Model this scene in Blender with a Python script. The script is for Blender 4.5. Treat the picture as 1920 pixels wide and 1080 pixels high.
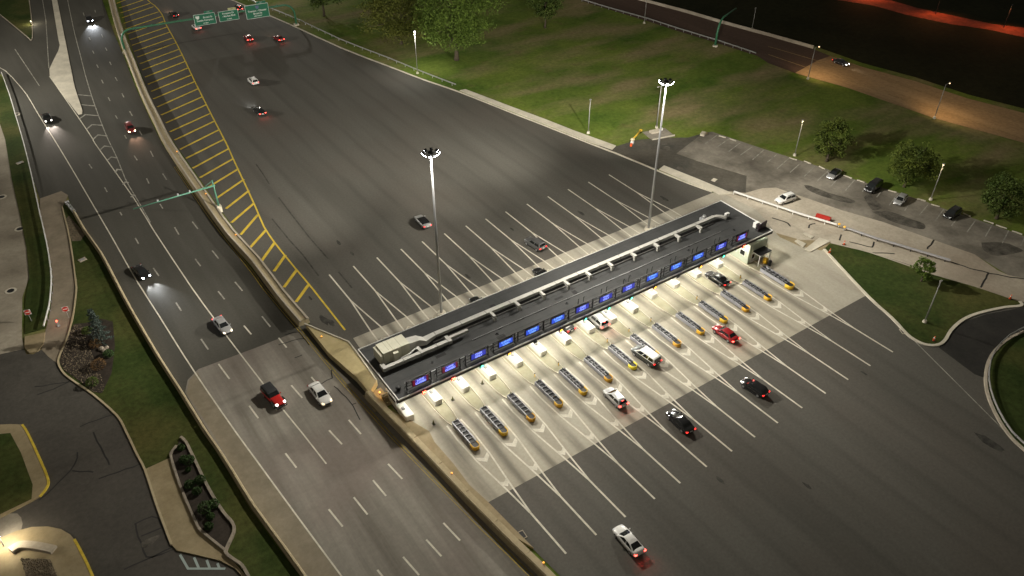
import bpy, bmesh, math, random
from mathutils import Vector, Matrix
from mathutils.geometry import tessellate_polygon
R = math.radians
rnd = random.Random(7)
for ob in list(bpy.data.objects):
    bpy.data.objects.remove(ob)
S = bpy.context.scene
C = S.collection
# ------------------------------------------------------------------ surveyed positions (metres, world XY)
CAM = [1489.94987, 0.59978, 0.64544, 0.00027, -36.83644, -63.99452, 84.00618]
L = {'arch': [(2.82, 182.76), (42.91, 184.7)],
 'barrier_far': [(153.0, 150.9), (153.4, 136.91), (157.1, 119.56), (159.07, 105.66), (162.28, 89.41), (164.88, 74.58)],
 'barrier_left': [(-32.3, 98.18), (-31.97, 89.64), (-31.12, 79.8), (-30.9, 67.43), (-30.67, 57.87), (-30.05, 43.74), (-29.45, 35.13), (-28.87, 24.6), (-28.5, 20.99), (-28.08, 14.47),
                  (-27.75, 8.25), (-26.87, 0.41), (-26.26, -5.59), (-25.66, -11.09)],
 'bay': [[(-37.6, 6.37), (-37.36, 3.88), (-33.68, 1.36)], [(-36.3, 5.04), (-36.28, 3.25)], [(-35.15, 3.8), (-35.2, 2.51)], [(-34.23, 2.62), (-34.25, 1.82)]],
 'bedshrubs': [((-36.41, 49.14), 0.8), ((-37.64, 52.76), 0.9), ((-38.26, 47.12), 1.1), ((-39.9, 43.66), 0.9), ((-38.0, 56.99), 0.8)],
 'boxes': [(-34.39, 79.72), (-38.01, 127.69)],
 'cant_tip': (-23.23, 81.83),
 'cars': {'black_canopy': (57.35, 9.24, 93.6, 3.65),
          'black_sedan': (27.66, -12.2, 86.1, 4.32),
          'black_suv': (41.67, -13.43, 95.8, 4.32),
          'dark_back_a': (18.53, 26.7, 91.3, 5.05),
          'dark_back_b': (32.42, 27.54, 92.0, 4.62),
          'dark_booth': (27.13, 14.7, 90.9, 3.55),
          'dark_brake': (15.12, 122.99, 93.0, 3.92),
          'dark_brake_b': (38.12, 169.62, 95.5, 4.16),
          'dark_sign': (37.74, 204.03, 86.4, 5.08),
          'dark_top': (18.52, 209.69, 93.4, 5.98),
          'exit_white': (8.45, -23.1, 87.2, 4.31),
          'far_car': (161.09, 62.18, -89.4, 3.89),
          'grey_approach': (23.48, 55.31, 86.5, 4.56),
          'grey_suv': (37.06, 36.36, 96.4, 4.04),
          'hw_black': (-26.45, 68.84, -81.5, 4.46),
          'hw_ramp': (-28.96, 148.27, -90.0, 5.12),
          'hw_red': (-13.67, 130.69, -91.7, 4.1),
          'hw_silver': (-19.3, 45.85, -85.4, 4.58),
          'hw_white': (-12.51, 21.96, -87.6, 5.16),
          'hw_white_beam': (-4.96, 219.45, -94.6, 5.27),
          'jeep': (-18.46, 25.15, -82.5, 5.64),
          'lot_white': (89.02, 20.81, 174.6, 4.86),
          'park_a': (106.05, 21.95, -166.6, 4.78),
          'park_b': (108.13, 13.72, -171.7, 5.95),
          'park_c': (108.23, 7.3, -165.3, 3.94),
          'park_d': (111.97, -1.77, -177.0, 4.65),
          'red_brake': (30.75, 174.94, 85.8, 5.28),
          'red_sedan': (47.36, -2.16, 90.7, 3.92),
          'silver_hatch': (23.09, -3.31, 86.9, 4.27),
          'van_booth': (32.35, 12.23, 87.8, 3.95),
          'van_silver_roof': (33.0, 1.01, 94.9, 4.99),
          'white_gantry': (20.87, 193.68, 91.6, 6.02),
          'white_up': (20.44, 142.14, 90.1, 5.26)},
 'chevrons': [[(-19.8, 160.49), (-16.99, 157.54)], [(-20.38, 153.35), (-17.62, 150.5)], [(-22.35, 144.74), (-20.79, 146.45), (-18.2, 143.94)],
              [(-22.25, 137.52), (-20.64, 139.51), (-18.6, 137.67)], [(-22.08, 131.0), (-20.67, 132.82), (-18.98, 130.98)], [(-21.99, 124.41), (-20.66, 125.91), (-19.5, 124.55)],
              [(-21.74, 118.24), (-20.65, 119.34), (-19.64, 118.11)], [(-21.61, 111.24), (-20.89, 112.57), (-20.12, 111.68)], [(-21.44, 104.77), (-20.81, 105.73), (-20.29, 105.02)],
              [(-21.34, 98.32), (-20.87, 99.19), (-20.5, 98.53)]],
 'corner_lawn': [(-36.48, 297.31), (-13.75, 281.8), (-17.34, 254.15), (-20.19, 229.86), (-22.46, 213.85), (-23.37, 211.7), (-23.78, 215.87), (-27.62, 243.08), (-37.77, 282.6)],
 'cracks_and_shade': [('hw', [(-11.35, 24.43), (-10.46, 24.7), (-9.76, 24.58), (-9.43, 24.44), (-9.23, 25.64), (-8.79, 26.44)]),
            ('hw', [(-9.97, 22.88), (-9.67, 22.58), (-9.59, 21.32), (-9.6, 20.13), (-9.52, 18.91), (-9.39, 17.82), (-9.76, 14.35)]), ('hw', [(-9.39, 17.82), (-8.79, 17.74)]),
            ('hw', [(-13.33, 36.74), (-11.43, 36.43), (-9.44, 36.27), (-9.33, 33.81)]), ('hw', [(-11.51, 38.49), (-9.28, 37.78), (-9.46, 35.68)]), ('hw', [(-12.43, 32.26), (-11.2, 32.29)]),
            ('lot', [(-44.58, 30.87), (-45.07, 29.19), (-46.19, 27.71), (-48.08, 26.3), (-49.37, 25.33), (-50.38, 24.98)]), ('lot', [(-45.84, 27.76), (-44.41, 26.5), (-43.52, 25.89)]),
            ('lot', [(-43.18, 24.29), (-40.86, 24.07), (-37.99, 23.79)]), ('lot', [(-41.03, 14.1), (-38.29, 13.94), (-38.32, 7.78), (-41.09, 8.08), (-41.03, 14.1)]),
            ('lot', [(-40.79, 11.78), (-38.42, 11.59)]), ('lot', [(-43.71, 8.1), (-41.11, 7.99), (-38.22, 7.59)]), ('lot', [(-47.28, 48.28), (-44.85, 47.32), (-42.73, 46.58)]),
            ('lot', [(-47.24, 46.19), (-44.68, 46.15), (-42.73, 46.58)]), ('lot', [(-43.31, 35.71), (-39.69, 35.76), (-38.29, 35.45)]),
            ('lot', [(-41.96, 33.55), (-41.83, 30.75), (-41.56, 27.93), (-41.46, 26.01)]), ('plaza', [(3.85, 81.12), (3.5, 73.73), (3.13, 63.39), (3.14, 54.71)]),
            ('plaza', [(3.0, 49.71), (2.96, 46.79), (2.92, 43.95)]), ('plaza', [(5.06, 97.81), (4.76, 92.87), (4.27, 87.56)]),
            ('plaza', [(-0.33, 73.91), (-0.39, 64.67), (-0.21, 58.58), (-0.47, 50.6)]), ('serv', [(99.73, -16.62), (94.06, -18.31)]),
            ('serv', [(97.17, -10.82), (98.02, -13.7), (99.63, -16.8), (101.3, -19.32), (103.11, -21.24)]), ('serv', [(101.33, -4.81), (97.39, -5.96)]),  # first path is the kerb's shadow, laid as a dark band
            ('serv', [(88.26, 6.37), (86.3, 5.17)]), ('serv', [(87.38, 3.88), (89.19, 0.18), (91.26, 1.23)]), ('serv', [(81.94, 18.02), (82.97, 15.21), (82.42, 13.82)]),
            ('serv', [(84.9, 11.42), (86.07, 12.21), (87.32, 11.76)]), ('serv', [(87.44, -0.5), (90.96, -3.44)])],
 'dashes': [[(-4.99, 229.73), (-5.38, 226.31)], [(-1.29, 230.46), (-1.66, 227.45)], [(-8.35, 204.22), (-8.51, 201.55)], [(-4.65, 204.79), (-4.89, 201.86)],
            [(-9.86, 191.8), (-10.01, 189.08)], [(-6.21, 192.18), (-6.39, 189.43)], [(-11.22, 179.76), (-11.37, 177.0)], [(-7.74, 179.92), (-7.94, 177.04)],
            [(-12.54, 167.5), (-12.7, 164.64)], [(-9.09, 167.15), (-9.21, 164.34)], [(-13.7, 154.28), (-13.83, 151.65)], [(-10.17, 154.95), (-10.36, 152.0)],
            [(-14.72, 141.85), (-14.78, 139.39)], [(-11.24, 142.29), (-11.33, 139.25)], [(-12.03, 129.67), (-12.15, 126.74)], [(-15.52, 129.05), (-15.56, 126.96)],
            [(-16.23, 117.09), (-16.21, 114.46)], [(-12.61, 117.45), (-12.8, 114.21)], [(-25.48, 118.68), (-25.38, 116.16)], [(-16.64, 104.77), (-16.8, 102.16)],
            [(-13.21, 105.0), (-13.25, 101.75)], [(-24.97, 105.81), (-24.95, 103.43)], [(-17.17, 92.24), (-17.18, 90.03)], [(-24.66, 93.59), (-24.64, 92.03)],
            [(-17.2, 81.58), (-17.27, 78.45)], [(-13.73, 81.68), (-13.63, 78.38)], [(-24.5, 81.98), (-24.5, 79.48)], [(-17.12, 68.45), (-17.02, 65.55)], [(-13.69, 69.38), (-13.54, 66.1)],
            [(-24.29, 69.86), (-24.12, 66.75)], [(-13.46, 57.28), (-13.27, 53.98)], [(-16.8, 56.24), (-16.62, 53.36)], [(-23.81, 57.15), (-23.71, 54.33)], [(-16.3, 44.52), (-16.07, 41.68)],
            [(-23.19, 45.14), (-23.03, 41.92)], [(-22.78, 37.65), (-22.46, 33.32)], [(-21.95, 26.07), (-21.73, 22.91)], [(-12.97, 45.21), (-12.81, 41.76)],
            [(-12.72, 38.31), (-12.54, 35.33)], [(-15.21, 26.71), (-14.89, 23.24)], [(-11.99, 26.71), (-11.8, 23.87)], [(-11.11, 15.27), (-10.85, 11.8)], [(-14.27, 15.0), (-13.86, 11.55)],
            [(-20.99, 14.45), (-20.71, 11.19)], [(-19.92, 2.39), (-19.56, -1.06)], [(-16.45, 2.31), (-16.17, -1.17)], [(-13.13, 3.43), (-12.88, 0.13)], [(-10.19, 4.79), (-9.81, 1.41)],
            [(-8.84, -7.72), (-8.46, -11.13)], [(-11.84, -8.66), (-11.49, -11.76)], [(-15.37, -9.22), (-14.98, -12.5)], [(-18.75, -9.06), (-18.46, -11.93)]],
 'dirt_patch': [(78.29, 13.86), (80.18, 9.63), (84.5, 6.23), (84.32, 5.48), (80.58, 4.98), (78.42, 8.19), (77.71, 12.44)],
 'driveway': [(-37.03, 108.52), (-32.81, 109.34), (-31.95, 106.62), (-33.86, 102.24), (-34.99, 87.86), (-37.01, 71.22), (-38.97, 63.53), (-41.06, 57.47), (-42.86, 53.55), (-43.47, 51.86),
              (-44.39, 54.59), (-44.94, 56.96), (-43.68, 61.37), (-41.89, 67.27), (-40.49, 73.6), (-39.69, 78.87), (-38.78, 88.69), (-37.87, 103.23)],
 'exit_line': [(74.06, -14.55), (71.86, -20.0), (68.4, -29.35), (64.71, -39.33), (62.13, -46.3)],
 'exit_road': [(73.48, -23.48), (76.96, -22.68), (82.06, -21.88), (88.01, -23.05), (94.18, -25.33), (101.97, -29.24), (94.02, -33.2), (88.66, -29.05), (83.8, -28.63), (78.42, -29.32),
               (73.98, -31.02), (72.82, -31.52), (72.33, -30.18)],
 'far_line_a': [(155.26, 83.26), (157.91, 67.68), (159.4, 56.67), (162.3, 41.38), (162.97, 32.63), (164.56, 25.6), (166.5, 13.05), (167.49, 4.66)],
 'far_line_b': [(150.27, 78.89), (151.25, 66.92), (153.2, 55.45), (154.0, 42.02), (155.53, 27.93), (157.22, 15.13), (157.44, 8.15), (158.35, 0.05)],
 'far_road': [(138.11, 178.15), (136.8, 163.46), (136.65, 147.64), (139.17, 130.51), (141.05, 119.79), (142.51, 108.06), (144.81, 94.15), (146.76, 79.76), (145.17, 74.43), (145.58, 65.18),
              (157.91, 67.68), (164.09, 67.93), (164.53, 74.3), (162.64, 89.73), (159.44, 106.02), (157.48, 119.96), (153.79, 137.34), (153.0, 150.9), (154.14, 167.22)],
 'far_road_concrete': [(145.58, 65.18), (148.92, 50.52), (150.12, 35.46), (150.72, 26.74), (155.81, 7.27), (158.02, -1.29), (173.55, 6.45), (171.92, 15.98), (168.63, 28.76), (167.64, 43.36),
                       (164.52, 57.85), (164.09, 67.93), (157.91, 67.68)],
 'gantry': {'cant': (-8.03, 82.1), 'curved': (142.4, 92.04), 'left': (-2.39, 184.13), 'right': (47.68, 179.28)},
 'gantry_h': [5.91, 7.08, 6.12, 7.38],
 'gore_island': [(-9.76, 259.76), (-8.07, 258.61), (-9.51, 248.8), (-13.12, 219.0), (-16.2, 193.56), (-19.47, 166.56), (-20.84, 149.32), (-21.42, 147.17), (-22.15, 147.38), (-22.97, 161.63),
                 (-23.55, 178.15), (-22.78, 183.38), (-20.84, 189.23), (-18.03, 197.38), (-16.89, 201.86), (-16.37, 206.92), (-14.38, 222.85), (-11.0, 249.82)],
 'gravel_bed': [(-34.36, 96.67), (-33.38, 97.7), (-32.55, 91.65), (-32.17, 88.63), (-33.31, 86.72), (-34.78, 87.49)],
 'gsigns': [(21.03, 180.91), (28.07, 181.94), (36.68, 182.09)],
 'hatch': [[(6.24, 233.72), (9.76, 236.0)], [(5.74, 228.15), (14.54, 232.39)], [(4.97, 222.6), (15.46, 227.43)], [(4.3, 217.33), (15.45, 223.19)], [(3.36, 211.5), (15.5, 216.87)],
           [(2.48, 205.69), (15.16, 211.65)], [(1.91, 200.73), (14.28, 206.33)], [(1.36, 195.09), (14.01, 200.48)], [(0.68, 189.86), (13.16, 195.2)], [(0.04, 184.39), (12.35, 189.39)],
           [(-0.4, 179.23), (11.99, 184.56)], [(-1.06, 173.54), (11.13, 178.77)], [(-1.69, 168.4), (10.64, 173.71)], [(-2.39, 162.8), (9.99, 168.19)], [(-3.02, 157.27), (9.14, 162.76)],
           [(-3.52, 151.97), (8.43, 157.23)], [(-4.38, 146.7), (7.79, 152.07)], [(-4.85, 141.09), (7.15, 146.79)], [(-5.31, 135.7), (6.52, 140.98)], [(-5.61, 130.41), (5.78, 135.49)],
           [(-6.16, 124.96), (5.0, 129.78)], [(-6.48, 119.92), (4.29, 124.73)], [(-6.81, 114.44), (3.69, 119.36)], [(-6.97, 109.22), (3.14, 113.77)], [(-7.11, 103.75), (2.49, 108.49)],
           [(-7.06, 98.65), (1.75, 103.11)], [(-7.3, 93.27), (1.17, 97.88)], [(-7.04, 87.9), (0.51, 92.57)], [(-6.63, 82.83), (-0.27, 87.25)], [(-7.49, 77.0), (-1.21, 81.66)],
           [(-7.44, 71.74), (-2.09, 76.94)], [(-7.51, 66.34), (-2.8, 70.58)], [(-7.33, 60.83), (-3.04, 65.37)], [(-6.56, 56.49), (-2.96, 60.19)], [(-6.88, 50.88), (-3.02, 54.57)],
           [(-6.75, 45.71), (-2.98, 49.17)]],
 'highway': [(-12.47, 280.92), (8.35, 266.71), (3.09, 240.2), (-1.13, 204.96), (-3.41, 182.29), (-6.28, 156.49), (-8.12, 135.95), (-9.45, 119.48), (-9.83, 102.84), (-10.13, 88.58),
             (-10.22, 72.51), (-9.44, 57.81), (-8.67, 48.16), (-7.45, 38.27), (-6.52, 25.44), (-5.69, 16.18), (-4.95, 8.02), (-4.15, -0.68), (-3.31, -8.66), (-2.64, -14.94), (-2.02, -20.43),
             (-1.27, -26.15), (-25.66, -11.09), (-26.31, -5.72), (-27.27, 1.14), (-28.04, 8.44), (-28.29, 14.93), (-28.56, 21.98), (-29.02, 29.11), (-29.52, 36.84), (-29.88, 44.37),
             (-30.32, 55.07), (-30.55, 67.76), (-31.05, 80.17), (-32.23, 93.31), (-32.36, 99.46), (-32.04, 106.15), (-32.81, 109.34), (-37.03, 108.52), (-36.83, 118.42), (-35.65, 138.03),
             (-34.94, 156.12), (-34.36, 169.41), (-33.95, 184.13), (-34.54, 187.71), (-44.29, 207.71), (-36.48, 297.31)],
 'highway_concrete': [(-28.88, 34.33), (-27.77, 36.78), (-25.71, 38.25), (-16.59, 38.07), (-9.06, 38.21), (-7.85, 24.89), (-6.86, 15.92), (-5.96, 7.73), (-4.99, -0.99), (-4.12, -8.91),
                      (-3.43, -15.15), (-2.84, -20.48), (-2.19, -26.33), (-25.15, -11.43), (-26.07, -5.46), (-27.02, 1.25), (-27.75, 8.65), (-27.99, 15.17), (-28.31, 22.29),
                      (-28.73, 29.56)],
 'highway_shoulder': [(-28.75, 33.97), (-27.71, 36.45), (-26.03, 37.74), (-26.05, 32.4), (-25.31, 22.17), (-24.73, 15.63), (-23.7, 3.97), (-22.64, -7.38), (-22.31, -12.18), (-25.13, -10.65),
                      (-25.86, -5.44), (-26.81, 1.1), (-27.47, 8.46), (-27.7, 14.97), (-28.0, 22.07), (-28.41, 29.34)],
 'island_a': [(-58.28, 47.19), (-52.69, 42.49), (-51.41, 41.74), (-50.04, 40.68), (-49.66, 38.57), (-49.18, 33.72), (-48.75, 28.15), (-49.15, 26.49), (-50.16, 25.4), (-51.14, 25.15),
              (-54.92, 24.62), (-60.29, 24.17)],
 'island_a_lawn': [(-58.51, 44.61), (-52.94, 40.44), (-51.67, 39.82), (-51.0, 34.96), (-50.58, 28.0), (-51.09, 25.52), (-54.85, 25.16), (-60.23, 24.79)],
 'island_a_yellow': [(-50.04, 40.68), (-49.66, 38.57), (-49.18, 33.72), (-48.75, 28.15), (-49.15, 26.49), (-50.16, 25.4)],
 'island_b': [(-60.4, 22.86), (-55.34, 21.26), (-53.55, 21.26), (-51.8, 20.83), (-50.12, 19.78), (-48.82, 18.41), (-48.04, 16.92), (-47.68, 15.55), (-47.48, 14.03), (-47.14, 11.11),
              (-46.9, 7.92), (-46.66, 4.86), (-61.11, 14.74)],
 'island_b_gravel': [(-53.61, 16.6), (-50.71, 14.43), (-50.55, 12.57), (-50.33, 9.84), (-53.42, 11.96)],
 'island_b_wall': [(-54.44, 18.24), (-53.46, 18.49), (-52.27, 17.67), (-50.98, 16.42), (-50.06, 15.43)],
 'island_b_yellow': [(-47.74, 15.87), (-47.48, 14.03), (-47.14, 11.11), (-46.9, 7.92)],
 'island_nose': [(-46.63, 61.76), (-43.73, 61.07), (-44.43, 58.18), (-45.54, 56.6), (-46.65, 56.9), (-47.12, 58.92)],
 'kerb_drive': [(-33.86, 102.24), (-34.99, 87.86), (-37.01, 71.22)],
 'kerb_lot': [(-37.01, 71.22), (-38.97, 63.53), (-41.06, 57.47), (-42.86, 53.55), (-43.33, 51.76), (-43.06, 48.94), (-42.09, 45.99), (-40.34, 41.48), (-38.42, 34.89), (-38.09, 30.91),
              (-37.89, 25.77), (-37.69, 22.35), (-37.95, 15.22), (-38.04, 8.32)],
 'kerb_plaza': [(33.97, 249.23), (38.97, 217.12), (43.64, 194.43), (46.78, 177.51), (50.84, 152.97), (55.79, 132.09), (59.12, 118.35), (62.82, 105.94), (66.89, 87.71), (69.38, 77.23),
                (72.52, 63.17), (74.34, 55.86), (76.38, 45.4), (77.82, 38.15), (79.56, 32.05)],
 'landscape_bed': [(-40.86, 58.14), (-39.33, 60.71), (-37.44, 59.76), (-35.37, 59.7), (-33.95, 57.71), (-35.1, 51.02), (-36.97, 44.78), (-39.18, 40.95), (-40.18, 41.91), (-41.81, 46.66),
                   (-42.84, 49.37), (-43.12, 51.62), (-42.73, 53.46)],
 'line_gore_left': [(-23.67, 178.01), (-22.52, 145.78), (-22.12, 130.78), (-22.19, 128.18), (-21.0, 98.09), (-20.88, 83.22), (-20.3, 59.81), (-19.79, 49.57), (-19.52, 43.56),
                    (-18.77, 32.06), (-18.09, 22.03), (-17.64, 16.93), (-17.1, 9.51)],
 'line_gore_right': [(-2.86, 274.37), (-6.6, 246.82), (-11.19, 210.68), (-13.34, 191.6), (-15.41, 173.73), (-17.04, 157.58), (-18.2, 143.94), (-19.11, 131.07), (-19.34, 126.23),
                     (-19.69, 117.91), (-20.46, 107.24), (-20.56, 99.91), (-20.56, 93.41), (-20.64, 86.11)],
 'line_hatch': [(18.21, 252.05), (15.77, 231.55), (16.18, 224.37), (15.7, 213.51), (14.14, 203.38), (12.68, 189.86), (11.44, 179.34), (9.71, 165.95), (7.9, 152.44), (5.99, 137.03),
                (4.68, 126.47), (2.95, 111.67), (1.74, 103.27), (0.7, 95.65), (-0.41, 87.48), (-1.52, 79.65), (-2.69, 71.96), (-3.04, 65.37), (-3.04, 59.98), (-3.01, 54.41), (-2.89, 47.92),
                (-2.98, 34.06)],
 'line_ramp_island': [(-9.58, 278.95), (-13.61, 251.6), (-16.29, 229.05), (-20.97, 196.82), (-22.76, 184.31)],
 'line_ramp_left': [(-40.06, 209.85), (-33.95, 192.42), (-32.68, 186.89), (-31.65, 178.13), (-30.77, 168.19), (-30.45, 157.99), (-30.14, 148.42), (-29.52, 133.19), (-28.97, 115.91),
                    (-28.53, 99.36), (-28.14, 84.75), (-27.91, 72.43), (-27.65, 64.83), (-27.16, 54.61), (-26.65, 42.62), (-26.05, 32.4), (-25.31, 22.17), (-24.73, 15.63), (-23.7, 3.97),
                    (-22.64, -7.38), (-22.21, -12.25)],
 'line_ramp_mid': [(-28.34, 205.98), (-27.07, 172.4)],
 'line_yellow': [(-9.89, 106.69), (-10.13, 86.79), (-10.09, 75.15), (-9.67, 57.17), (-9.7, 52.57), (-8.95, 38.46), (-8.28, 22.05), (-7.62, 14.23), (-7.35, 9.9), (-6.62, 2.69),
                 (-5.76, -5.04), (-4.94, -12.05), (-4.32, -16.46), (-3.2, -25.64)],
 'lot_sidewalk': [(-37.69, 22.35), (-34.41, 22.48), (-34.5, 17.87), (-34.68, 12.47), (-34.54, 8.46), (-34.45, 7.64), (-32.93, 3.72), (-32.51, 1.46), (-31.76, -2.0), (-31.83, -3.63),
                  (-32.18, -1.71), (-32.75, 0.75), (-33.98, 2.91), (-37.74, 7.1), (-38.04, 8.32), (-37.95, 15.22)],
 'lower_lot': [(-57.16, 60.03), (-50.57, 59.43), (-47.23, 58.69), (-47.09, 57.05), (-46.25, 56.48), (-44.94, 56.96), (-44.39, 54.59), (-43.47, 51.86), (-43.06, 48.94), (-42.09, 45.99),
               (-40.34, 41.48), (-38.42, 34.89), (-38.09, 30.91), (-37.89, 25.77), (-37.69, 22.35), (-37.95, 15.22), (-38.04, 8.32), (-37.76, 7.03), (-34.0, 2.84), (-31.79, -0.25),
               (-31.22, -4.05), (-31.91, -7.61), (-61.3, 12.48)],
 'manholes': [(-34.79, 156.39), (-43.49, 113.71), (-42.29, 98.08), (-46.71, 76.92)],
 'markers': [(-8.16, 110.95), (-8.6, 88.71), (-8.69, 70.14), (-7.3, 33.19), (-4.37, -2.41), (-2.32, -20.15)],
 'parking_lot': [(97.89, 52.87), (100.29, 52.27), (101.85, 46.11), (103.84, 38.23), (105.76, 31.61), (107.61, 24.96), (108.61, 18.8), (111.37, 10.32), (112.9, 4.55), (113.29, 1.23),
                 (114.74, -4.21), (115.89, -9.04), (116.82, -13.82), (117.74, -20.4), (102.74, -27.95), (102.79, -21.41), (101.85, -19.01), (103.11, -11.9), (101.22, -4.74), (98.88, 4.47),
                 (95.89, 11.86), (92.02, 25.7), (85.03, 27.78), (90.75, 32.7), (86.9, 43.28), (85.45, 48.89)],
 'patches': [('park', [(97.72, 23.04), (98.66, 22.05), (99.38, 18.18), (101.23, 13.3), (99.99, 12.54), (98.74, 14.03), (97.11, 18.07), (96.83, 21.26)]),
             ('park', [(103.96, 12.73), (106.28, 13.13), (104.86, 10.82), (103.91, 8.26), (101.22, 8.22), (101.67, 9.79)]),
             ('park', [(100.34, 8.2), (103.22, 6.54), (104.29, 2.45), (104.91, -0.37), (103.05, -1.44), (101.44, 0.83), (100.35, 4.54)]),
             ('park', [(107.92, -10.43), (111.28, -12.72), (112.01, -15.41), (111.11, -16.41), (106.13, -14.6), (105.76, -12.22)]),
             ('yard', [(84.06, 52.98), (85.89, 52.94), (86.71, 52.38), (85.27, 50.96), (84.39, 51.56)]),
             ('yard', [(81.09, 44.21), (82.24, 44.36), (82.31, 43.38), (81.37, 42.73), (80.69, 43.37)]), ('yard', [(85.94, 54.33), (87.45, 53.71), (86.72, 53.39), (85.91, 53.86)]),
             ('lot', [(-41.04, 10.78), (-40.21, 10.92), (-38.66, 10.68), (-39.07, 10.37), (-40.19, 9.74), (-41.1, 9.9)]),
             ('lotg', [(-55.74, 25.37), (-52.99, 24.24), (-52.95, 21.28), (-55.34, 21.26), (-56.24, 21.17)])],
 'planter_soil': [(-32.26, 24.98), (-31.87, 23.76), (-31.82, 20.48), (-31.77, 14.09), (-31.39, 9.23), (-31.08, 7.06), (-31.42, 5.85), (-32.72, 3.95), (-33.68, 5.89), (-34.33, 8.03),
                  (-34.57, 9.44), (-34.6, 13.43), (-34.44, 18.05), (-34.11, 22.27), (-33.87, 23.14), (-33.08, 23.88)],
 'planter_wall': [(-32.02, 25.3), (-31.69, 23.88), (-31.64, 20.58), (-31.6, 14.19), (-31.22, 9.31), (-30.81, 7.06), (-31.14, 5.66), (-32.51, 3.99), (-32.91, 3.17), (-32.41, 1.75),
                  (-31.88, 0.42), (-31.74, -1.58)],
 'planter_wall_b': [(-32.97, 24.04), (-33.84, 23.24), (-34.17, 22.31), (-34.5, 17.87), (-34.59, 13.23), (-34.56, 9.25), (-34.33, 7.84), (-32.9, 3.8)],
 'platform': [(-8.09, 38.09), (-7.4, 36.63), (-4.05, 29.84), (-4.08, 26.47), (-4.39, 19.4), (-6.53, 17.56), (-6.73, 21.85), (-7.9, 29.39)],
 'plaza': [(12.35, 263.98), (8.16, 236.74), (1.2, 194.93), (-2.18, 169.31), (-5.06, 145.36), (-6.52, 127.65), (-6.99, 116.17), (-7.32, 94.1), (-7.66, 82.59), (-7.65, 73.02), (-7.23, 63.9),
           (-7.05, 49.82), (-7.16, 40.09), (-7.09, 38.02), (-3.61, 31.09), (-3.67, 28.0), (-4.84, 19.98), (-4.68, 13.38), (-3.85, 6.9), (-3.05, 4.54), (-2.87, -0.22), (-2.99, -4.52),
           (-2.48, -8.52), (-2.11, -13.22), (-1.22, -22.01), (-0.42, -29.9), (42.2, -59.03), (84.27, -38.06), (103.5, -28.47), (84.47, 5.59), (81.48, 13.29), (81.46, 24.23), (79.56, 32.05),
           (77.82, 38.15), (76.38, 45.4), (74.34, 55.86), (72.52, 63.17), (69.38, 77.23), (66.89, 87.71), (62.82, 105.94), (59.12, 118.35), (55.79, 132.09), (50.84, 152.97), (46.78, 177.51),
           (43.64, 194.43), (38.97, 217.12), (33.97, 249.23)],
 'poles': {'far_a': (145.15, 60.49, 8.67),
           'far_b': (150.72, 26.74, 8.79),
           'far_c': (162.61, 96.08, 6.53),
           'far_d': (138.71, 118.95, 8.08),
           'ghost': (90.77, 61.21, 10.49),
           'lawn': (77.29, -18.45, 8.6),
           'lit': (59.87, 123.25, 11.76),
           'lot_a': (106.8, 33.07, 8.58),
           'lot_b': (114.39, 4.31, 8.25),
           'lotlamp': (-53.64, 32.81, 2.68),
           'slim': (75.45, 68.2, 8.46)},
 'rail_a': [(33.11, 259.73), (41.33, 224.16), (45.12, 203.28), (49.29, 183.67), (53.09, 157.86), (58.01, 136.38), (60.71, 122.67), (63.82, 109.48)],
 'rail_b': [(82.42, 28.76), (84.73, 21.49), (86.82, 15.11), (89.43, 8.56)],
 'rail_c': [(90.1, 6.71), (91.65, 1.36), (93.79, -4.04), (96.54, -10.96)],
 'rail_far': [(136.06, 162.47), (136.29, 147.19), (139.17, 130.51), (141.39, 120.17), (142.84, 108.41), (145.14, 94.47), (146.7, 80.31)],
 'rail_left': [(-34.1, 186.04), (-34.46, 168.66), (-34.99, 155.78), (-35.74, 137.43), (-36.83, 118.42), (-37.87, 103.23), (-38.78, 88.69), (-39.69, 78.87), (-40.49, 73.6), (-41.89, 67.27),
               (-43.58, 61.96)],
 'rail_round': [(89.83, -28.86), (84.93, -28.45), (79.18, -29.23), (74.25, -31.21), (70.54, -33.6), (67.29, -36.69), (64.84, -40.03), (63.97, -42.78)],
 'red_track': [(218.74, 107.53), (223.25, 95.62), (223.5, 79.5), (226.62, 66.35), (228.74, 56.89), (233.64, 49.36), (235.46, 38.89), (225.37, 33.81), (225.18, 44.79), (222.64, 55.1),
               (217.65, 64.46), (214.34, 77.28), (213.77, 88.83), (208.73, 99.84)],
 'round_lawn': [(97.54, -31.44), (88.66, -29.05), (83.8, -28.63), (78.42, -29.32), (73.98, -31.02), (70.21, -33.38), (66.97, -36.48), (64.53, -39.82), (63.47, -42.68), (62.07, -48.44),
                (67.09, -53.46), (104.89, -36.47)],
 'service_asphalt': [(73.16, 62.41), (75.72, 59.36), (82.81, 59.11), (89.75, 55.71), (93.37, 53.24), (97.89, 52.87), (85.45, 48.89), (86.9, 43.28), (90.75, 32.7), (85.03, 27.78),
                     (80.97, 31.89), (79.15, 46.17), (76.71, 45.76), (74.67, 56.26)],
 'service_road': [(80.97, 31.89), (85.03, 27.78), (89.52, 27.13), (92.02, 25.7), (95.89, 11.86), (98.88, 4.47), (101.22, -4.74), (103.11, -11.9), (101.7, -17.12), (101.85, -19.01),
                  (103.27, -21.15), (105.84, -27.31), (98.99, -30.72), (96.38, -24.88), (95.49, -22.09), (94.25, -18.45), (93.5, -16.41), (91.23, -11.36), (89.93, -6.65), (87.71, -0.31),
                  (85.91, 3.07), (84.2, 6.0), (80.18, 9.63), (78.29, 13.86), (81.66, 21.58)],
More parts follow.
